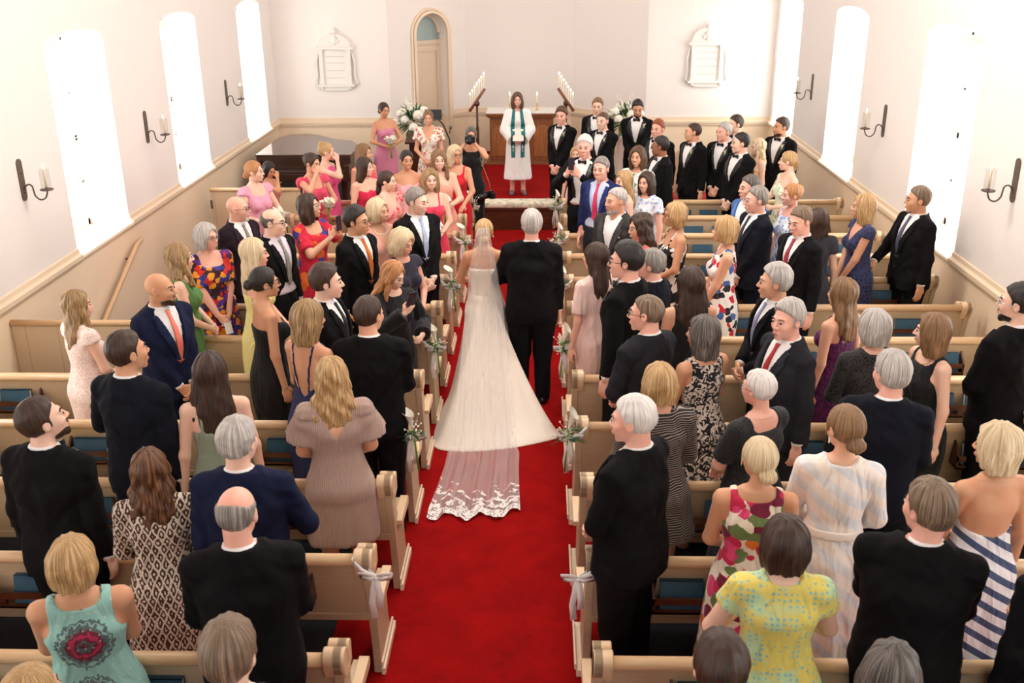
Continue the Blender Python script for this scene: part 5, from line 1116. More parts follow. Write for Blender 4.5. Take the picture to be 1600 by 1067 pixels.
# ------------------------------------------------------------------ the congregation: x, y, height of every person
POS = {'L1': (-2.01, 3.67, 1.67), 'L2': (-1.79, 2.83, 1.68), 'L3': (-1.07, 2.85, 1.86), 'L4': (-1.31, 3.79, 1.86), 'L5': (-1.51, 4.51, 1.84), 'L6': (-1.98, 4.51, 1.66), 'L7': (-2.59, 4.69, 1.87), 'L8': (-2.46, 5.53, 1.92), 'L9': (-3.45, 7.03, 1.67), 'L10': (-2.81, 7.03, 1.82), 'L11': (-1.97, 5.53, 1.78), 'L12': (-3.01, 8.04, 1.75), 'L13': (-2.99, 8.73, 1.74), 'L14': (-2.94, 9.55, 1.81), 'L15': (-2.41, 8.84, 1.86), 'L16': (-2.38, 8.04, 1.79), 'L17': (-2.08, 7.21, 1.80), 'L18': (-1.58, 7.08, 1.86), 'L19': (-1.56, 6.37, 1.82), 'L20': (-1.14, 6.35, 1.86), 'L21': (-1.24, 5.53, 1.75), 'L22': (-1.20, 7.87, 1.65), 'L23': (-1.23, 8.71, 1.69), 'L24': (-1.20, 9.65, 1.86), 'L25': (-1.66, 8.88, 1.86), 'L26': (-1.59, 9.68, 1.74), 'L27': (-2.28, 9.73, 1.78), 'L28': (-3.27, 11.41, 1.78), 'L29': (-3.51, 12.91, 1.47), 'L30': (-2.75, 12.08, 1.74), 'L31': (-2.74, 12.91, 1.72), 'L32': (-2.26, 12.91, 1.70), 'L33': (-2.11, 12.07, 1.69), 'L34': (-1.72, 11.23, 1.70), 'L35': (-1.62, 12.25, 1.74), 'L36': (-1.23, 12.25, 1.74), 'L37': (-1.23, 11.23, 1.72), 'L38': (-1.08, 12.91, 1.68), 'L39': (-2.50, 16.38, 1.74), 'L40': (-1.72, 15.77, 1.70), 'L41': (-0.95, 14.09, 1.72), 'OF': (-0.35, 16.10, 1.61), 'R1': (0.33, 15.25, 1.82), 'R2': (0.90, 15.94, 1.86), 'R3': (0.91, 14.76, 1.82), 'R4': (1.50, 15.73, 1.86), 'R5': (1.63, 14.07, 1.82), 'R6': (2.08, 13.80, 1.82), 'R7': (2.48, 13.74, 1.83), 'R8': (2.76, 14.43, 1.82), 'R9': (2.55, 12.91, 1.83), 'R10': (2.96, 13.75, 1.60), 'R11': (3.32, 14.08, 1.84), 'R12': (2.98, 12.13, 1.74), 'R13': (2.62, 10.39, 1.73), 'R14': (0.55, 12.25, 1.91), 'R15': (0.69, 11.23, 1.85), 'R16': (1.19, 12.25, 1.78), 'R17': (1.54, 12.91, 1.79), 'R18': (0.95, 11.23, 1.69), 'R19': (1.20, 11.23, 1.68), 'R20': (0.75, 9.67, 1.86), 'R21': (0.92, 8.89, 1.79), 'R22': (1.31, 9.55, 1.73), 'R23': (0.47, 8.04, 1.75), 'R24': (0.65, 7.21, 1.99), 'R25': (0.91, 7.87, 1.74), 'R26': (1.68, 8.89, 1.76), 'R27': (2.18, 10.39, 1.82), 'R28': (2.11, 9.69, 1.86), 'R29': (2.34, 8.87, 1.86), 'R30': (2.68, 9.55, 1.67), 'R31': (3.16, 9.73, 1.77), 'R32': (3.66, 9.68, 1.86), 'R33': (1.73, 7.09, 1.86), 'R34': (1.64, 6.28, 1.86), 'R35': (1.13, 7.21, 1.80), 'R36': (0.72, 6.37, 1.87), 'R37': (1.09, 6.30, 1.74), 'R38': (0.71, 5.47, 1.74), 'R39': (0.49, 4.69, 1.89), 'R40': (1.28, 5.40, 1.74), 'R41': (1.10, 4.52, 1.74), 'R42': (2.24, 7.13, 1.74), 'R43': (2.23, 6.37, 1.76), 'R44': (2.01, 5.37, 1.86), 'R45': (2.62, 6.36, 1.74), 'R46': (1.56, 4.69, 1.84), 'R47': (3.16, 6.37, 1.95), 'R48': (2.34, 4.67, 1.74), 'R49': (1.68, 3.85, 1.87), 'R50': (1.06, 3.76, 1.74), 'R51': (0.62, 2.83, 1.84), 'R52': (1.24, 2.92, 1.74), 'R53': (2.27, 3.67, 1.86), 'BR': (-0.50, 8.88, 1.74), 'FA': (-0.07, 8.72, 1.86), 'R54': (0.51, 13.95, 1.47)}
def tie_mat(n, c, c2=None): return mat('tie_' + n, c, .5, bump=(60, .2)) if not c2 else cloth('bands', c, c2, sc=9.0)
BK = (20, 19, 21)
PEOPLE = {}
def L(i, sex, body, head, skin, hair, wear, arms, label, **k):
    x, y, h = POS[i]; PEOPLE[i] = person(x, y, h, body, head, sex, skin, hair, wear, arms, label, **k); return PEOPLE[i]
def suit(c, tie=None, **k): return dict(suit=c, tie=tie, **k)
def tux(**k): return dict(suit='black', tux=1, tie='bow', **k)
def dress(m, top='tank', sleeve=None, **k): return dict(dress=m, top=top, sleeve=sleeve, **k)
PK = (222, 130, 158); HP = (222, 62, 104); RD = (206, 22, 48)
# left of the aisle, nearest rows first
L('L1', 'F', 8, 25, 'tan', ('bob', 'blonde'), dress(cloth('medallion', (150, 200, 190), (118, 44, 62), (196, 52, 92), (96, 116, 116)), 'tank', flare=.1), ('clasp', 'clasp'), 'woman with golden blonde bob in sleeveless teal dress with red medallions', w=1.22)
L('L2', 'F', 30, 60, 'fair', ('messy', 'blonde'), dress(cloth('plain', (90, 60, 60))), ('down', 'down'), 'light brown head just showing at the bottom left corner')
L('L3', 'M', 10, 28, 'fair', ('thick', 'greybrown'), suit('midnight'), ('down', 'down'), 'man with thick grey-brown hair at the bottom edge, only his head showing')
L('L4', 'M', 5, 22, 'pink', ('balding', 'grey'), suit('black'), ('clasp', 'clasp'), 'broad man with balding grey head seen from behind in black suit', w=1.14, pitch=-8)
L('L5', 'M', 15, 35, 'fair', ('curly', 'silver'), suit('navy'), ('bent', 'down'), 'man with curly silver hair in navy suit seen from behind', w=1.1)
L('L6', 'F', 8, 18, 'warm', ('longfull', 'ombre'), dress(cloth('ikat', (74, 42, 32), (222, 208, 190)), 'crew', 'long', hem=.3, waist=1.06), ('clasp', 'clasp'), 'woman with long dark ombre hair in brown and cream zigzag dress', w=1.08)
L('L7', 'M', 40, 78, 'fair', ('short', 'dark'), tux(), ('down', 'down'), 'bearded young man in black tuxedo and bow tie turning right', beard=('dark', 'full'), w=1.1, pitch=14)
L('L8', 'M', 40, 68, 'tan', ('short', 'dark'), suit('midnight', tie_mat('pearl', (206, 204, 190))), ('down', 'bent'), 'tall man with short brown hair and navy suit facing away right', pitch=6, w=1.05)
L('L9', 'F', 66, 86, 'fair', ('wavy', 'darkblonde'), dress(cloth('lace', (246, 206, 198), (255, 236, 228)), 'crew', 'cap', hem=.5, flare=-.01), ('clasp', 'clasp'), 'woman with long wavy blonde hair in pale pink lace dress by the left wall', w=1.05)
L('L10', 'M', 145, 112, 'tan', ('bald', 'dark'), suit('navy', tie_mat('coral', (240, 130, 112))), ('lowclasp', 'lowclasp'), 'bald bearded man in navy suit with coral tie, hands clasped', beard=('dark', 'full'), w=1.1)
L('L11', 'F', 0, 12, 'fair', ('long', 'dark'), dress(cloth('pleat', (150, 160, 140)), 'straps', hem=.1), ('down', 'down'), 'woman with very long straight brown hair in sage green dress')
L('L12', 'F', 95, 84, 'fair', ('wavy', 'darkblonde'), dress(cloth('plain', (92, 138, 78)), 'tank', hem=.35, flare=.0), ('clasp', 'clasp'), 'woman with wavy blonde hair in fitted sleeveless green dress')
L('L13', 'F', 155, 135, 'pink', ('bob', 'silver'), dress(cloth('bold', (58, 28, 34), (206, 44, 40), (90, 40, 140), (236, 150, 50), (44, 60, 150), sc=1.6), 'scoop', 'elbow', hem=.3), ('lowclasp', 'lowclasp'), 'smiling woman with grey bob, glasses and dark multicoloured floral dress', glasses=mat('grey_frames', (70, 70, 80), .3), w=1.15, smile=1)
L('L14', 'M', 138, 108, 'pink', ('bald', 'white'), suit('plum', tie_mat('taupe', (132, 124, 112))), ('down', 'down'), 'bald older man with white goatee and glasses in dark plum suit', beard=('white', 'goatee'), glasses=BLACKP)
L('L15', 'M', 132, 112, 'fair', ('balding', 'saltpepper'), suit('black', tie_mat('grey', (140, 134, 124)), shirt='lilac', open=.5), ('down', 'down'), 'balding dark-haired man with glasses, lilac shirt and grey tie', glasses=BLACKP)
L('L16', 'F', 95, 92, 'pink', ('long', 'platinum'), dress(cloth('pleat', (240, 226, 150)), 'strapless', hem=.1, flare=.05), ('clasp', 'clasp'), 'young woman with long platinum hair in strapless pale yellow gown')
L('L17', 'F', 75, 82, 'tan', ('bun', 'black'), dress(cloth('plain', BK), 'strapless', hem=.05, flare=-.02), ('down', 'clasp'), 'woman with sleek black bun and glasses in strapless black gown', glasses=BLACKP)
L('L18', 'M', 110, 92, 'fair', ('thick', 'dark'), suit('black', tie_mat('black', (20, 20, 22))), ('lowclasp', 'lowclasp'), 'young man with brown quiff in black suit and black tie')
L('L19', 'F', 45, 66, 'tan', ('longbob', 'darkblonde'), dress(cloth('pleat', (26, 34, 84)), 'openback', hem=.05, flare=.02), ('clasp', 'clasp'), 'woman with wavy blonde hair in open-backed navy gown', pitch=-5)
L('L20', 'M', 5, 38, 'warm', ('short', 'dark'), suit('black'), ('clasp', 'clasp'), 'tall man with slick brown hair in black suit, back to camera by the aisle', w=1.1)
L('L21', 'F', 0, 6, 'warm', ('longfull', 'blonde'), dress(cloth('pleat', (178, 150, 140), (190, 162, 150)), 'vback', 'flutter', hem=.52, flare=.03), ('clasp', 'clasp'), 'woman with long streaked blonde hair in mauve pleated flutter-sleeve dress', w=1.14)
L('L22', 'F', 150, 125, 'fair', ('wavy', 'strawberry'), dress(cloth('plain', BK), 'crew', 'bell', hem=.35, flare=.03), ('phone', 'bent'), 'strawberry blonde woman in black dress looking down at a phone', pitch=-22, extra=('necklace',))
L('L23', 'F', 140, 128, 'pink', ('bigbob', 'platinum'), dress(cloth('lace', (28, 28, 44), (46, 44, 62)), 'crew', 'cap', hem=.4), ('clasp', 'clasp'), 'white-blonde older woman in navy lace dress looking down', pitch=-18)
L('L24', 'M', 150, 122, 'fair', ('short', 'grey'), suit('black', tie_mat('ice', (170, 186, 214))), ('lowclasp', 'lowclasp'), 'grey-haired man in dark suit with long pale blue tie at the aisle', w=1.04, pitch=-6)
L('L25', 'M', 130, 116, 'tan', ('thick', 'black'), suit('black', tie_mat('gaudy', (200, 40, 60), (240, 170, 40))), ('down', 'down'), 'black-haired man with glasses and red and yellow tie', glasses=BLACKP)
L('L26', 'F', 145, 125, 'warm', ('bob', 'platinum'), dress(cloth('plain', (232, 172, 156)), 'vneck', hem=.3), ('down', 'down'), 'blonde woman with pearl necklace in blush dress', extra=('pearls',), w=1.1, smile=1)
L('L27', 'F', 130, 112, 'warm', ('longbob', 'dark'), dress(cloth('bold', (196, 22, 52), (206, 30, 60), (206, 30, 60), (52, 50, 130), (232, 110, 40)), 'scoop', 'elbow', hem=.3), ('phone', 'phone'), 'dark-haired woman in vivid red floral dress raising a phone', glasses=SILVER, w=1.12, pitch=8)
L('L28', 'F', 145, 112, 'fair', ('lowbun', 'strawberry'), dress(cloth('plain', (236, 168, 192)), 'square', 'cap', hem=.1, pleats=12), ('hold', 'hold'), 'strawberry blonde bridesmaid in light pink ruffled dress holding a bouquet', group=None)
L('L29', 'F', 120, 140, 'tan', ('long', 'black'), dress(cloth('plain', (206, 140, 130)), 'strapless', hem=.1), ('face', 'down'), 'black-haired bridesmaid hiding her face with one hand', pitch=-20)
L('L30', 'F', 150, 128, 'warm', ('messy', 'dark'), dress(cloth('plain', (222, 78, 110)), 'straps', 'cap', hem=.1, pleats=10), ('face', 'hold'), 'dark-haired bridesmaid in coral pink dress wiping away a tear', pitch=-10)
L('L31', 'F', 115, 98, 'fair', ('topbun', 'blonde'), dress(cloth('plain', (238, 96, 158)), 'halter', hem=.1), ('face', 'down'), 'blonde bridesmaid with high bun in hot pink halter dress', w=1.0)
L('L32', 'F', 140, 112, 'warm', ('long', 'lightbrown'), dress(cloth('plain', (224, 70, 96)), 'tank', hem=.1), ('down', 'down'), 'light brown haired bridesmaid in coral dress, rearmost of the pink group')
L('L33', 'F', 140, 116, 'fair', ('long', 'dark'), dress(cloth('plain', (214, 38, 78)), 'strapless', hem=.1), ('down', 'clasp'), 'smiling dark-haired bridesmaid in strapless raspberry dress', smile=1)
L('L34', 'F', 140, 112, 'fair', ('pony', 'dark'), dress(cloth('floral', (240, 168, 160), (224, 70, 90), (232, 110, 110)), 'vneck', 'cap', hem=.1), ('down', 'down'), 'dark pony-tailed bridesmaid in coral floral v-neck dress', smile=1, extra=('earring',))
L('L35', 'F', 172, 168, 'tan', ('lowbun', 'black'), dress(cloth('plain', (240, 176, 180)), 'strapless', hem=.1), ('down', 'down'), 'smiling bridesmaid with slick black hair in strapless blush dress', smile=1)
L('L36', 'F', 170, 172, 'fair', ('wavy', 'lightbrown'), dress(cloth('plain', (238, 168, 148)), 'strapless', hem=.1), ('hold', 'hold'), 'smiling bridesmaid with long light brown hair in peach dress', smile=1, w=1.14)
L('L37', 'F', 172, 168, 'fair', ('longbob', 'darkblonde'), dress(cloth('plain', (224, 62, 92)), 'straps', hem=.1), ('hold', 'clasp'), 'blonde bridesmaid with middle parting in hot pink strappy dress', smile=1)
L('L38', 'F', 195, 152, 'warm', ('longbob', 'platinum'), dress(cloth('plain', (214, 26, 40)), 'scoop', None, hem=.1, flare=.0), ('down', 'pew'), 'platinum-haired woman with glasses in bright red dress', glasses=BLACKP, bust=1.5, w=1.08)
L('L39', 'F', 165, 150, 'tan', ('lowbun', 'dark'), dress(cloth('pleat', (224, 140, 170)), 'strapless', hem=.05, flare=.03), ('hold', 'hold'), 'tanned bridesmaid with dark updo in pink gown before the chancel wall', pitch=-8)
L('L40', 'F', 190, 182, 'warm', ('lowbun', 'lightbrown'), dress(cloth('floral', (250, 240, 228), (212, 110, 110), (200, 170, 120)), 'vneck', 'puff', hem=.1), ('clasp', 'clasp'), 'smiling woman in white floral puff-sleeve dress beside the flowers', smile=1)
L('L41', 'F', 185, 178, 'warm', ('messy', 'saltpepper'), dress(cloth('plain', BK), 'tank', hem=.3, flare=-.01), ('camera', 'camera'), 'photographer in black dress holding a camera to her face')
# right of the aisle
G = 'tuxedo groomsmen'
L('R1', 'M', -145, -165, 'pink', ('thick', 'brown'), tux(flower=1), ('lowclasp', 'lowclasp'), 'smiling groomsman in tuxedo standing nearest the officiant', smile=1, feet=True)
L('R2', 'M', -160, -172, 'fair', ('short', 'lightbrown'), tux(), ('down', 'down'), 'groomsman with light brown hair behind the others, left of the flowers')
L('R3', 'M', -145, -155, 'fair', ('crop', 'brown'), tux(flower=1), ('lowclasp', 'lowclasp'), 'groomsman with close-cropped brown hair in the second place from the officiant', smile=1)
L('R4', 'M', -170, 178, 'tan', ('short', 'black'), tux(flower=1), ('lowclasp', 'lowclasp'), 'bearded black-haired groomsman looking down in front of the right flowers', pitch=-15, beard=('black', 'full'))
L('R5', 'M', -150, -152, 'pink', ('short', 'red'), tux(), ('down', 'down'), 'red-haired groomsman partly hidden behind a dark-haired man')
L('R6', 'M', -130, -98, 'warm', ('buzz', 'dark'), tux(flower=1), ('down', 'down'), 'groomsman with buzz cut looking left, centre of the right side', w=1.0)
L('R7', 'M', -145, -132, 'pink', ('short', 'silver'), tux(flower=1), ('lowclasp', 'lowclasp'), 'older silver-haired man in tuxedo with calla boutonniere', w=1.05)
L('R8', 'M', -120, -120, 'fair', ('short', 'dark'), tux(), ('down', 'down'), 'dark-haired man mostly hidden behind the silver-haired tuxedo man')
L('R9', 'M', -130, -108, 'fair', ('short', 'black'), tux(), ('lowclasp', 'lowclasp'), 'black-haired man in tuxedo with hands folded in front', w=1.08)
L('R10', 'F', -110, -112, 'fair', ('wavy', 'platinum'), dress(cloth('floral', (226, 178, 120), (200, 120, 80), (240, 220, 190)), 'straps', hem=.2), ('down', 'down'), 'woman with long wavy platinum hair peering past the tuxedo men')
L('R11', 'M', -145, -122, 'tan', ('short', 'dark'), tux(flower=1), ('down', 'down'), 'dark bearded groomsman nearest the right windows', beard=('dark', 'full'))
L('R12', 'F', -120, -86, 'fair', ('sidepony', 'blonde'), dress(cloth('floral', (232, 236, 216), (170, 196, 140), (214, 224, 190)), 'oneshoulder', hem=.15), ('bent', 'bent'), 'blonde with low ponytail in one-shoulder pale green dress')
L('R13', 'F', -130, -118, 'pink', ('messy', 'strawberry'), dress(cloth('floral', (236, 238, 244), (120, 140, 200), (160, 176, 214)), 'tank', hem=.3), ('down', 'down'), 'woman with strawberry updo in blue and white print dress', smile=1)
L('R14', 'M', -155, -170, 'pink', ('thick', 'white'), tux(v=1.08, open=.7), ('phone', 'phone'), 'white-haired man in tuxedo filming with a phone at the aisle', w=1.08)
L('R15', 'M', -152, -158, 'pink', ('short', 'grey'), suit('brightnavy', tie_mat('raspberry', (204, 44, 90)), shirt='blue', open=.8, trousers='charcoal'), ('down', 'down'), 'grey-haired man in bright navy suit with raspberry tie', smile=1)
L('R16', 'F', -155, -162, 'warm', ('longbob', 'brown'), dress(cloth('floral', (240, 240, 240), (120, 170, 110), (230, 230, 230)), 'crew', 'short', hem=.3), ('down', 'down'), 'smiling brown-haired woman in white top behind the front guests', smile=1)
TARTAN = cloth('bands', (26, 44, 52), (40, 74, 66), sc=2.4)
L('R17', 'M', -115, -84, 'brown', ('short', 'black'), tux(kilt=TARTAN), ('down', 'down'), 'dark-skinned man with glasses in black jacket and tartan kilt', glasses=BLACKP, w=1.12)
L('R18', 'F', -110, -128, 'fair', ('half', 'blonde'), dress(cloth('plain', (130, 160, 200)), 'halter', hem=.3), ('down', 'down'), 'young blonde woman in pale blue halter top, face half hidden')
L('R19', 'F', -140, -150, 'pink', ('longbob', 'dark'), dress(cloth('floral', (232, 236, 244), (150, 170, 210), (200, 210, 230)), 'crew', 'short', hem=.3), ('down', 'down'), 'dark-haired woman in white and pale blue tie-dye dress', smile=1, w=1.06)
L('R20', 'M', -145, -126, 'warm', ('crop', 'silver'), suit('grey', None, square=1), ('down', 'down'), 'lean man with silver crop and stubble in dark grey suit, open collar', beard=('silver', 'full'))
L('R21', 'F', -100, -112, 'warm', ('longfull', 'dark'), dress(cloth('plain', (238, 84, 84)), 'scoop', 'cap', hem=.3), ('down', 'down'), 'laughing woman with long dark hair and coral top', smile=1, extra=('earring',), pitch=-8)
L('R22', 'F', -110, -96, 'tan', ('bob', 'blonde'), dress(cloth('swirl', (24, 24, 26), (236, 230, 220), sc=.7), 'straps', hem=.3), ('clasp', 'clasp'), 'woman with blonde bob and glasses in black and white strappy dress', glasses=BLACKP, w=1.05)
L('R23', 'F', -42, -62, 'pink', ('long', 'dark'), dress(cloth('plain', (240, 206, 198)), 'crew', 'elbow', hem=.3, flare=-.03), ('down', 'down'), 'woman with long straight dark hair in pale pink shift dress at the aisle')
L('R24', 'M', -66, -84, 'pink', ('thick', 'black'), tux(), ('down', 'down'), 'tall young man with dark hair and glasses in tuxedo facing left', glasses=BLACKP)
L('R25', 'M', -60, -78, 'pink', ('thick', 'grey'), suit('midnight', None), ('down', 'down'), 'older man with bushy grey hair half hidden behind the tall tuxedo man')
L('R26', 'F', -98, -82, 'warm', ('bob', 'blonde'), dress(cloth('bold', (244, 240, 234), (206, 36, 52), (40, 40, 48), (80, 110, 176), (244, 240, 234), (244, 240, 234), sc=1.5), 'tank', hem=.35, flare=.0), ('lowclasp', 'lowclasp'), 'woman with short blonde hair in white dress with big red and blue flowers')
L('R27', 'M', -130, -122, 'pink', ('short', 'saltpepper'), suit('blue', None), ('down', 'down'), 'man in light blue jacket and open white shirt')
L('R28', 'M', -118, -112, 'pink', ('short', 'grey'), suit('midnight', tie_mat('dark', (30, 34, 44))), ('lowclasp', 'lowclasp'), 'grey-haired man with rimless glasses in dark navy suit', glasses=SILVER, w=1.08)
L('R29', 'M', -132, -138, 'pink', ('short', 'greybrown'), suit('black', tie_mat('maroon', (150, 44, 60))), ('down', 'down'), 'grey-brown haired older man with maroon tie looking down', pitch=-12)
L('R30', 'F', -20, -25, 'fair', ('longbob', 'dark'), dress(cloth('plain', (50, 50, 60)), 'crew', 'short'), ('down', 'down'), 'dark shoulder-length hair showing behind the man with maroon tie')
L('R31', 'F', -112, -98, 'warm', ('longbob', 'blonde'), dress(cloth('lace', (28, 32, 60), (52, 58, 96), sc=.6), 'vneck', 'cap', hem=.4, flare=.03), ('lowclasp', 'lowclasp'), 'woman with wavy blonde hair in dark navy ruffled lace dress')
L('R32', 'M', -125, -105, 'tan', ('short', 'greybrown'), suit('black', tie_mat('checked', (76, 78, 104))), ('pew', 'down'), 'man in black suit with patterned tie standing by the right wall', w=1.12)
L('R33', 'M', -112, -96, 'warm', ('thick', 'silver'), suit('black', tie_mat('striped', (60, 70, 140), (206, 206, 220))), ('clasp', 'clasp'), 'silver-haired tanned man in black suit with striped tie, profile left')
L('R34', 'M', -125, -138, 'pink', ('thick', 'silver'), suit('charcoal', tie_mat('red', (168, 34, 40))), ('down', 'down'), 'white-haired man with red tie looking towards the camera', w=1.12)
L('R35', 'F', -20, -32, 'warm', ('half', 'dark'), dress(cloth('plain', BK), 'tank', hem=.4), ('down', 'down'), 'woman with long dark clipped hair in sleeveless black dress')
L('R36', 'M', -48, -78, 'pink', ('crop', 'greybrown'), suit('charcoal'), ('clasp', 'clasp'), 'man with cropped hair and glasses in charcoal suit facing left', glasses=BLACKP)
L('R37', 'F', -42, -68, 'tan', ('longbob', 'saltpepper'), dress(cloth('swirl', (30, 28, 30), (214, 200, 190), sc=2.2), 'tank', hem=.35), ('clasp', 'clasp'), 'woman with dark grey hair in black and cream floral sleeveless dress', w=1.08)
L('R38', 'F', -15, -12, 'warm', ('bob', 'blonde'), dress(cloth('tweed', (42, 36, 36), (170, 154, 142)), 'crew', 'bell', hem=.6, flare=.06), ('clasp', 'clasp'), 'woman with smooth blonde bob in black and white knit shawl', w=1.14)
L('R39', 'M', -58, -76, 'pink', ('short', 'white'), suit('black', None), ('clasp', 'clasp'), 'white-haired balding man in black suit by the aisle, open collar', w=1.12, pitch=-4)
L('R40', 'F', -48, -56, 'pink', ('crop', 'white'), dress(cloth('lace', (22, 22, 24), (40, 38, 40)), 'scoop', 'elbow', hem=.35), ('clasp', 'clasp'), 'woman with short white hair in black lace dress', w=1.16, glasses=mat('grey_frames', (70, 70, 80), .3))
L('R41', 'F', -8, -30, 'tan', ('lowbun', 'platinum'), dress(cloth('bold', (240, 226, 208), (200, 40, 80), (232, 120, 50), (110, 130, 80), (120, 30, 60), (240, 226, 208), (226, 70, 120), sc=1.1), 'tank', hem=.2), ('clasp', 'clasp'), 'woman with platinum twisted bun in bright floral sleeveless dress', w=1.1)
L('R42', 'F', -55, -62, 'warm', ('long', 'lightbrown'), dress(cloth('swirl', (76, 22, 66), (104, 36, 90), sc=2.0), 'straps', hem=.1), ('down', 'down'), 'woman with long straight light brown hair in purple slip dress')
L('R43', 'F', -28, -52, 'pink', ('bob', 'silver'), dress(cloth('lace', (20, 20, 22), (52, 48, 48)), 'crew', 'long', hem=.35), ('clasp', 'clasp'), 'woman with smooth grey bob in black crochet top', w=1.1)
L('R44', 'M', 0, -38, 'pink', ('thick', 'silver'), suit('midnight'), ('clasp', 'clasp'), 'man with wavy grey hair in dark suit, back to camera, right side', w=1.1)
L('R45', 'F', -125, -88, 'fair', ('longbob', 'lightbrown'), dress(cloth('plain', BK), 'tank', hem=.1, flare=-.02, cut=1), ('down', 'down'), 'woman with shoulder-length hair, gold necklaces and black cut-out dress', extra=('necklace',), w=1.05)
L('R46', 'F', -5, -38, 'warm', ('lowbun', 'lightbrown'), dress(cloth('bands', (250, 238, 228), (232, 232, 234), sc=.9), 'crew', 'long', hem=.2, flare=.12, pleats=9, belt=mat('cream_belt', (240, 226, 214), .6), waist=1.08), ('clasp', 'clasp'), 'woman with low chignon and pearl drops in long white belted dress', extra=('earrings',))
L('R47', 'M', -55, -82, 'fair', ('short', 'black'), suit('black', None), ('back', 'clasp'), 'bearded man with glasses in black suit at the right edge', glasses=SILVER, beard=('black', 'full'), w=1.12)
L('R48', 'F', -38, -78, 'tan', ('bigbob', 'platinum'), dress(cloth('bands', (236, 232, 236), (70, 82, 116), sc=1.15), 'halter', hem=.3), ('down', 'clasp'), 'blonde woman in navy and white slanted stripe dress at right edge', extra=('earring',), w=1.05)
L('R49', 'M', 0, -48, 'pink', ('thick', 'greybrown'), suit('black'), ('clasp', 'clasp'), 'broad man with grey-brown hair in black suit, near right corner', w=1.2)
L('R50', 'F', -12, -8, 'fair', ('bob', 'dark'), dress(cloth('dots', (232, 214, 110), (150, 196, 190), (196, 222, 170)), 'crew', 'short', hem=.3), ('hold', 'bent'), 'woman with short dark bob in yellow and aqua patterned dress', w=1.16)
L('R51', 'M', 0, -10, 'fair', ('thick', 'dark'), suit('black'), ('down', 'down'), 'short dark hair at the bottom edge right of the aisle')
L('R52', 'F', 0, 5, 'fair', ('longbob', 'saltpepper'), dress(cloth('plain', BK), 'crew', 'short'), ('down', 'down'), 'dark parted hair at the bottom edge near the broad man')
L('R53', 'M', -40, -50, 'tan', ('short', 'dark'), suit('black'), ('hold', 'down'), 'man in black suit cut off by the bottom right corner', w=1.1)
L('R54', 'F', -160, -170, 'fair', ('long', 'blonde'), dress(cloth('plain', (230, 200, 190)), 'tank', hem=.2), ('down', 'down'), 'blonde hair just visible behind the white-haired man filming')

# ------------------------------------------------------------------ bride, her father, the officiant
def place(root, p):
    """a point of the figure's own space in the room"""
    s = root.scale[0]; a = root.rotation_euler[2]; x, y, z = p[0] * s, p[1] * s, p[2] * s
    return (root.location[0] + x * math.cos(a) - y * math.sin(a), root.location[1] + x * math.sin(a) + y * math.cos(a), root.location[2] + z)
def unplace(root, P):
    s = root.scale[0]; a = root.rotation_euler[2]; Q = np.array(P, float) - np.array(root.location); c, n = math.cos(a), math.sin(a)
    return np.stack([(Q[:, 0] * c + Q[:, 1] * n) / s, (-Q[:, 0] * n + Q[:, 1] * c) / s, Q[:, 2] / s], 1)
IVORY = mat('ivory_satin', (238, 225, 210), .42, sheen=.1)
bx, by, bh_ = POS['BR']; baz = math.degrees(math.atan2(bx, by))
BR, bfig = person(bx, by, bh_, -baz, 0 - baz, 'F', 'tan', ('lowbun', 'blonde'), dress(IVORY, 'strapless', None, hem=.5, flare=.04, waist=1.1), ('link', 'hold'), 'bride in strapless ivory satin gown with long train and veil walking up the aisle', extra=('earring',))
HEM = [(-.50, 9.22), (-.22, 9.10), (-.06, 8.82), (.04, 8.42), (.13, 8.15), (.19, 7.97), (.09, 7.88), (-.18, 7.75), (-.40, 7.69), (-.60, 7.66), (-.80, 7.68), (-.90, 7.76), (-.925, 8.0), (-.915, 8.3), (-.89, 8.6), (-.84, 8.9), (-.72, 9.12)]
def closed(P, n):
    P = np.array(P); m = len(P); out = []
    for k in range(n):
        u = k * m / n; i = int(u); f = u - i; a, b, c, d = P[(i - 1) % m], P[i % m], P[(i + 1) % m], P[(i + 2) % m]
        out.append(.5 * ((2 * b) + (-a + c) * f + (2 * a - 5 * b + 4 * c - d) * f * f + (-a + 3 * b - 3 * c + d) * f**3))
    return np.array(out)
NH, NT_ = 120, 40; H = closed(HEM, NH); c0 = np.array([bx, by]); V = []
def train_z(t): return 1.03 * (1 - t) ** 1.3 + .012
for j in range(NT_ + 1):
    t = j / NT_
    for k in range(NH):
        d = H[k] - c0; a = math.atan2(d[1], d[0]); w0 = c0 + np.array([.150 * math.cos(a), .118 * math.sin(a) - .01]); back = max(0, -math.sin(a))
        fold = .018 * math.sin(a * 13 + .6) * math.sin(PI * min(1, t * 1.1)) + .012 * math.sin(a * 29) * t * (1 - t) * 2
        q = w0 + (H[k] - w0) * (t ** (1.0 + .25 * back)) * (1 + fold * .6); zz = train_z(t) * (1 - .0) + abs(fold) * 1.0 * (1 - t * .7); V.append((q[0], q[1], max(.014, zz)))
F = [(j * NH + k, (j + 1) * NH + k, (j + 1) * NH + (k + 1) % NH, j * NH + (k + 1) % NH) for j in range(NT_) for k in range(NH)]
tr = mesh_obj('gown_train', [tuple(v) for v in unplace(BR, V)], F, IVORY, BR); md = tr.modifiers.new('thickness', 'SOLIDIFY'); md.thickness = .004
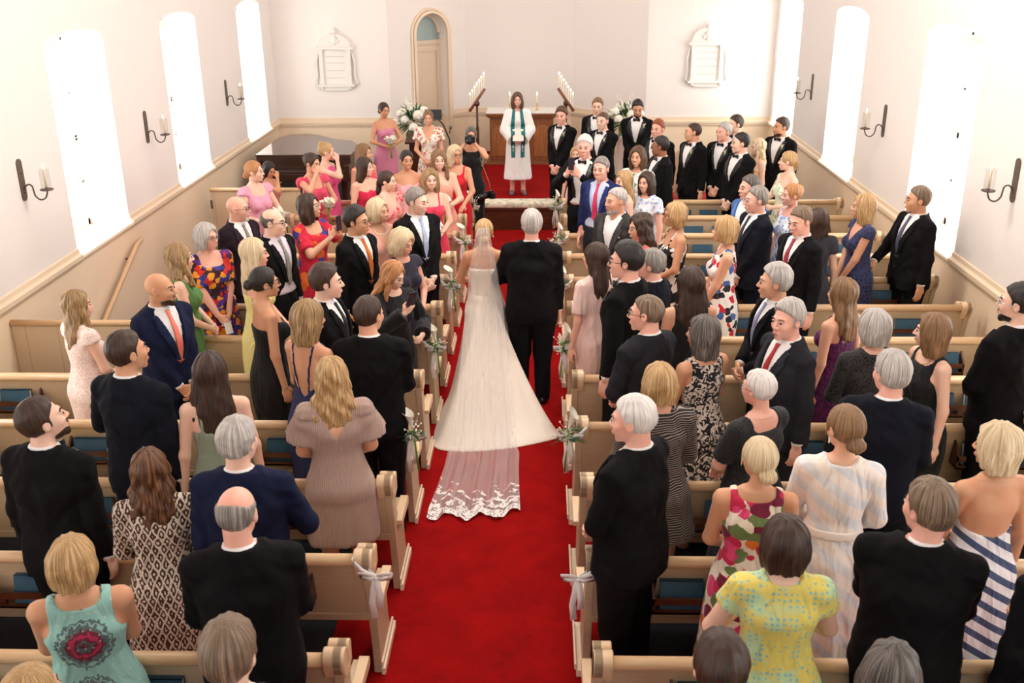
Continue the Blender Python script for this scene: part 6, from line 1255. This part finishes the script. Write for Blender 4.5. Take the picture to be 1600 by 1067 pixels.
def veil_mat():
    N = NT('tulle_veil_with_lace'); at = N.n('ShaderNodeAttribute', attribute_name='hc'); sp = N.n('ShaderNodeSeparateXYZ'); N.l(at, 'Vector', sp, 0)
    # hc: x across (m), y along (m from the comb), z = lace amount
    w = N.n('ShaderNodeTexNoise', i_Scale=1.0, i_Detail=2.0); mp = N.n('ShaderNodeMapping'); mp.inputs['Scale'].default_value = (18, .5, 0); N.l(at, 'Vector', mp, 0); N.l(mp, 0, w, 'Vector')
    op = N.ramp(w, 0, [(.3, (.25,) * 3), (.75, (.33,) * 3)])
    n1 = N.n('ShaderNodeTexNoise', i_Scale=15.0, i_Detail=4.0); m2 = N.n('ShaderNodeMapping'); m2.inputs['Scale'].default_value = (1, 1, 0); N.l(at, 'Vector', m2, 0); N.l(m2, 0, n1, 'Vector')
    v = N.n('ShaderNodeTexVoronoi', i_Scale=40.0); v.feature = 'DISTANCE_TO_EDGE'; N.l(m2, 0, v, 'Vector'); ve = N.ramp(v, 0, [(.0, (1,) * 3), (.16, (1,) * 3), (.24, (.3,) * 3)])
    s = N.n('ShaderNodeMath', operation='ADD'); N.l(n1, 0, s, 0); N.l(sp, 2, s, 1); g = N.ramp(s, 0, [(.74, (0,) * 3), (.78, (1,) * 3)])
    mul = N.n('ShaderNodeMath', operation='MULTIPLY'); N.l(g, 0, mul, 0); N.l(ve, 0, mul, 1); mx = N.n('ShaderNodeMath', operation='MAXIMUM'); N.l(op, 0, mx, 0); N.l(mul, 0, mx, 1)
    tr_ = N.n('ShaderNodeBsdfTransparent'); df = N.n('ShaderNodeBsdfDiffuse'); df.inputs[0].default_value = (.92, .88, .85, 1); ms = N.n('ShaderNodeMixShader'); N.l(mx, 0, ms, 0); N.l(tr_, 0, ms, 1); N.l(df, 0, ms, 2)
    N.l(ms, 0, [n for n in N.t.nodes if n.type == 'OUTPUT_MATERIAL'][0], 0); return N.m
PATH = [(-.50, 8.755, 1.685, .045), (-.50, 8.685, 1.64, .065), (-.50, 8.655, 1.5, .09), (-.50, 8.66, 1.32, .125), (-.50, 8.66, 1.14, .145)]
for t in (.06, .18, .32, .46, .6, .74, .88, .98): PATH.append((-.50 + .03 * t, 8.70 - 1.04 * (t ** 1.25) - .02, train_z(t) + .035, .16 + .13 * t))
PATH += [(-.465, 7.60, .035, .30), (-.47, 7.35, .022, .305), (-.48, 7.0, .022, .325), (-.49, 6.72, .022, .345), (-.49, 6.58, .022, .35)]
PA = np.array(PATH); d_ = np.r_[0, np.cumsum(np.linalg.norm(np.diff(PA[:, :3], axis=0), axis=1))]; NU, NV = 64, 150; V = []; HC = []
for j in range(NV + 1):
    v = d_[-1] * j / NV; c = [np.interp(v, d_, PA[:, i]) for i in range(4)]; e = d_[-1] - v
    for k in range(NU + 1):
        u = -1 + 2 * k / NU; yy = c[1]
        if e < .9: yy += (.10 * max(0, u - .2) + .05 * math.sin(u * 9) * (1 - e / .9)) * (1 - e / .9)
        am = .010 if c[2] < .05 else .006
        zz = c[2] + (am * math.sin(u * 17 + .5 * math.sin(v * 3)) + am * .6 * math.sin(u * 31 + v)) * (.9 if c[2] < .05 else 1) + (am * 1.3 if c[2] < .05 else 0)
        yq = yy - (am * math.sin(u * 15) if c[2] > 1.1 else 0)
        V.append((c[0] + u * c[3], yq, max(zz, .016))); edge = min(1, e / .22); side = 1 - abs(u)
        lace = max(.40 * max(0, 1 - e / .55), .33 * max(0, 1 - e / .85) * (1.0 if u < -.3 or u > .25 else .65), .30 * max(0, 1 - e / 1.1) * max(0, 1 - abs(abs(u - .05) - .55) * 3)); HC.append((u * c[3], v, lace))
F = np.array([(j * (NU + 1) + k, j * (NU + 1) + k + 1, (j + 1) * (NU + 1) + k + 1, (j + 1) * (NU + 1) + k) for j in range(NV) for k in range(NU)])
VEILM = veil_mat(); np_mesh('veil', unplace(BR, V).astype(f32), F, [VEILM], BR, hc=np.array(HC))
b = MB(); b.tube([bfig.headw((-.05, -.10, .045)), bfig.headw((0, -.115, .055)), bfig.headw((.05, -.10, .045))], .007, 6); b.build('hair_comb', SILVER, BR)
fx, fy, fh = POS['FA']; faz = math.degrees(math.atan2(fx, fy))
FA, ffig = person(fx, fy, fh, -faz, -4 - faz, 'M', 'pink', ('thick', 'silver'), suit('black'), ('down', 'bent'), 'grey-haired father of the bride in black suit walking beside her', w=1.18, feet=True)
ox, oy, oh = POS['OF']
OF, ofig = person(ox, oy, oh, 178, 176, 'F', 'pink', ('longbob', 'brown'), dress(cloth('plain', (244, 240, 236)), 'crew', 'robe', hem=.27, flare=.07, pleats=11), ('clasp', 'clasp'), 'officiant in white robe with teal stole standing on the red platform', z0=.3125, feet=True, smile=1)
TEAL = mat('teal_stole', (18, 104, 108), .6)
for sd in (1, -1):
    st = patch('stole', ofig.cloth, [(sd * .035, 1.475), (sd * .085, 1.47), (sd * .125, 1.2), (sd * .115, .66), (sd * .045, .66), (sd * .055, 1.2)], .006, .008, TEAL, OF, step=.008)
    patch('cross_emblem', ofig.cloth, [(sd * .08 - .005, .76), (sd * .08 + .005, .76), (sd * .08 + .005, .84), (sd * .08 + .022, .84), (sd * .08 + .022, .852), (sd * .08 + .005, .852), (sd * .08 + .005, .885), (sd * .08 - .005, .885), (sd * .08 - .005, .852), (sd * .08 - .022, .852), (sd * .08 - .022, .84), (sd * .08 - .005, .84)], .016, .006, WHITE, st, step=.005)
# ------------------------------------------------------------------ things people hold
def hold_at(i, off=(0, 0, 0), both=False, side=1):
    root, fig = (OF, ofig) if i == 'OF' else PEOPLE[i]
    ps = [np.array(a[3]) + a[4] * .08 for a in fig.arm if both or a[0] == side]; p = sum(ps) / len(ps) + np.array(off); return place(root, p), root
def phone(i, label, side=1, both=False, tilt=0):
    p, root = hold_at(i, (0, .03, .07), both, side); r = empty('phone', p, root.rotation_euler[2]); tag(r, label, 'phone'); r.rotation_euler[0] = tilt
    b = MB(); b.box(-.038, .038, -.004, .004, -.075, .075); b.build('body', mat('phone_case', (40, 34, 48), .3), r, bevel=.003)
    b = MB(); b.box(-.035, .035, -.0055, -.004, -.07, .07); b.build('screen', mat('phone_screen', (20, 24, 34), .08), r)
    b = MB(); [b.ball((.022, .005, .058 - k * .018), .006, 8, 4, (1, .4, 1)) for k in range(2)]; b.build('lens', BLACKP, r)
phone('L22', 'dark phone held by the strawberry blonde woman in black', 1, False, -.4); phone('L27', 'black phone raised by the woman in red floral dress', both=True); phone('R14', 'dark phone held up by the white-haired man in tuxedo', both=True)
for i, both, side, lb in (('L28', True, 1, 'calla bouquet held by the light pink bridesmaid at far left'), ('L30', False, -1, 'calla bouquet held high by the bridesmaid in coral pink'), ('L36', True, 1, 'calla bouquet of the bridesmaid in peach'),
                          ('L37', True, 1, 'calla bouquet of the blonde bridesmaid in hot pink straps'), ('L39', True, 1, 'calla bouquet of the bridesmaid in pink gown near the wall')):
    p, root = hold_at(i, (0, .05, .05), both, side); bouquet(p, lb, 8 if i != 'L30' else 9)
p, root = hold_at('L29', (.1, .12, -.02), False, -1); bouquet(p, 'calla bouquet lowered by the bridesmaid hiding her face', 5)
def camera_prop(p, rz, label, big):
    r = empty('photo_camera', p, rz); tag(r, label, 'camera'); b = MB(); b.box(-.07, .07, -.035, .035, -.045, .045); b.box(-.03, .03, -.03, .03, .045, .065); b.build('body', BLACKP, r, bevel=.008)
    b = MB(); V0 = len(b.V); b.tube([(0, .03, 0), (0, .07, 0), (0, .075, 0), (0, .13 + big, 0)], [.036, .036, .042, .044 + big * .1], 18); b.build('lens_barrel', mat('lens_black', (26, 26, 28), .25), r)
    b = MB(); b.tube([(0, .128 + big, 0), (0, .132 + big, 0)], [.034, .034], 18); b.build('front_glass', mat('lens_glass', (30, 34, 60), .03), r)
r_, f_ = PEOPLE['L41']; camera_prop(place(r_, (0, .20, 1.60)), r_.rotation_euler[2], 'black camera held to the eye by the photographer', 0.02); camera_prop(place(r_, (-.27, .06, .78)), r_.rotation_euler[2] - .9, 'second black camera hanging at the hip of the photographer', .09)
b = MB(); ribbon(b, [place(r_, q) for q in ((-.08, .02, 1.42), (-.17, .12, 1.2), (-.25, .10, .98), (-.27, .06, .83))], .03, (0, 1, 0)); st = b.build('camera_strap', mat('tan_strap', (176, 150, 128), .7)); tag(st, 'tan strap holding the hanging camera of the photographer', 'strap')
def sheet(i, label, off, w, h, tilt, both=True, side=1, m=PAPER, nm='paper', cat='paper'):
    p, root = hold_at(i, off, both, side); b = MB(); b.box(-w / 2, w / 2, -.003, .003, -h / 2, h / 2); o = b.build(nm, m, bevel=.002); o.location = p; o.rotation_euler = (tilt, 0, root.rotation_euler[2]); tag(o, label, cat)
sheet('OF', 'white service sheets held by the officiant', (0, .05, .12), .17, .20, .6); sheet('L13', 'small white card held by the woman in multicoloured floral dress', (0, .03, -.05), .07, .11, .3); sheet('R12', 'cream programme held by the blonde in pale green dress', (0, .03, .03), .2, .16, .3)
sheet('R41', 'white programme held by the woman in bright floral dress', (-.03, .03, .04), .13, .2, .6)

b = MB(); b.box(-.11, .11, -.05, .05, 0, .12); r = empty('clutch_purse', (.52, PY0 + PDY + .33, .446)); tag(r, 'small dark purse with gold rings on the pew seat by the aisle', 'purse'); b.build('body', BLACKP, r, bevel=.02)
b = MB(); b.tube([(.03 * math.cos(t) - .03, 0, .145 + .03 * math.sin(t)) for t in [2 * PI * i / 14 for i in range(15)]], .006, 6, False); b.ball((.05, 0, .13), .022, 10, 6, (1.5, .7, .7)); b.build('gold_clasp', GOLD, r)
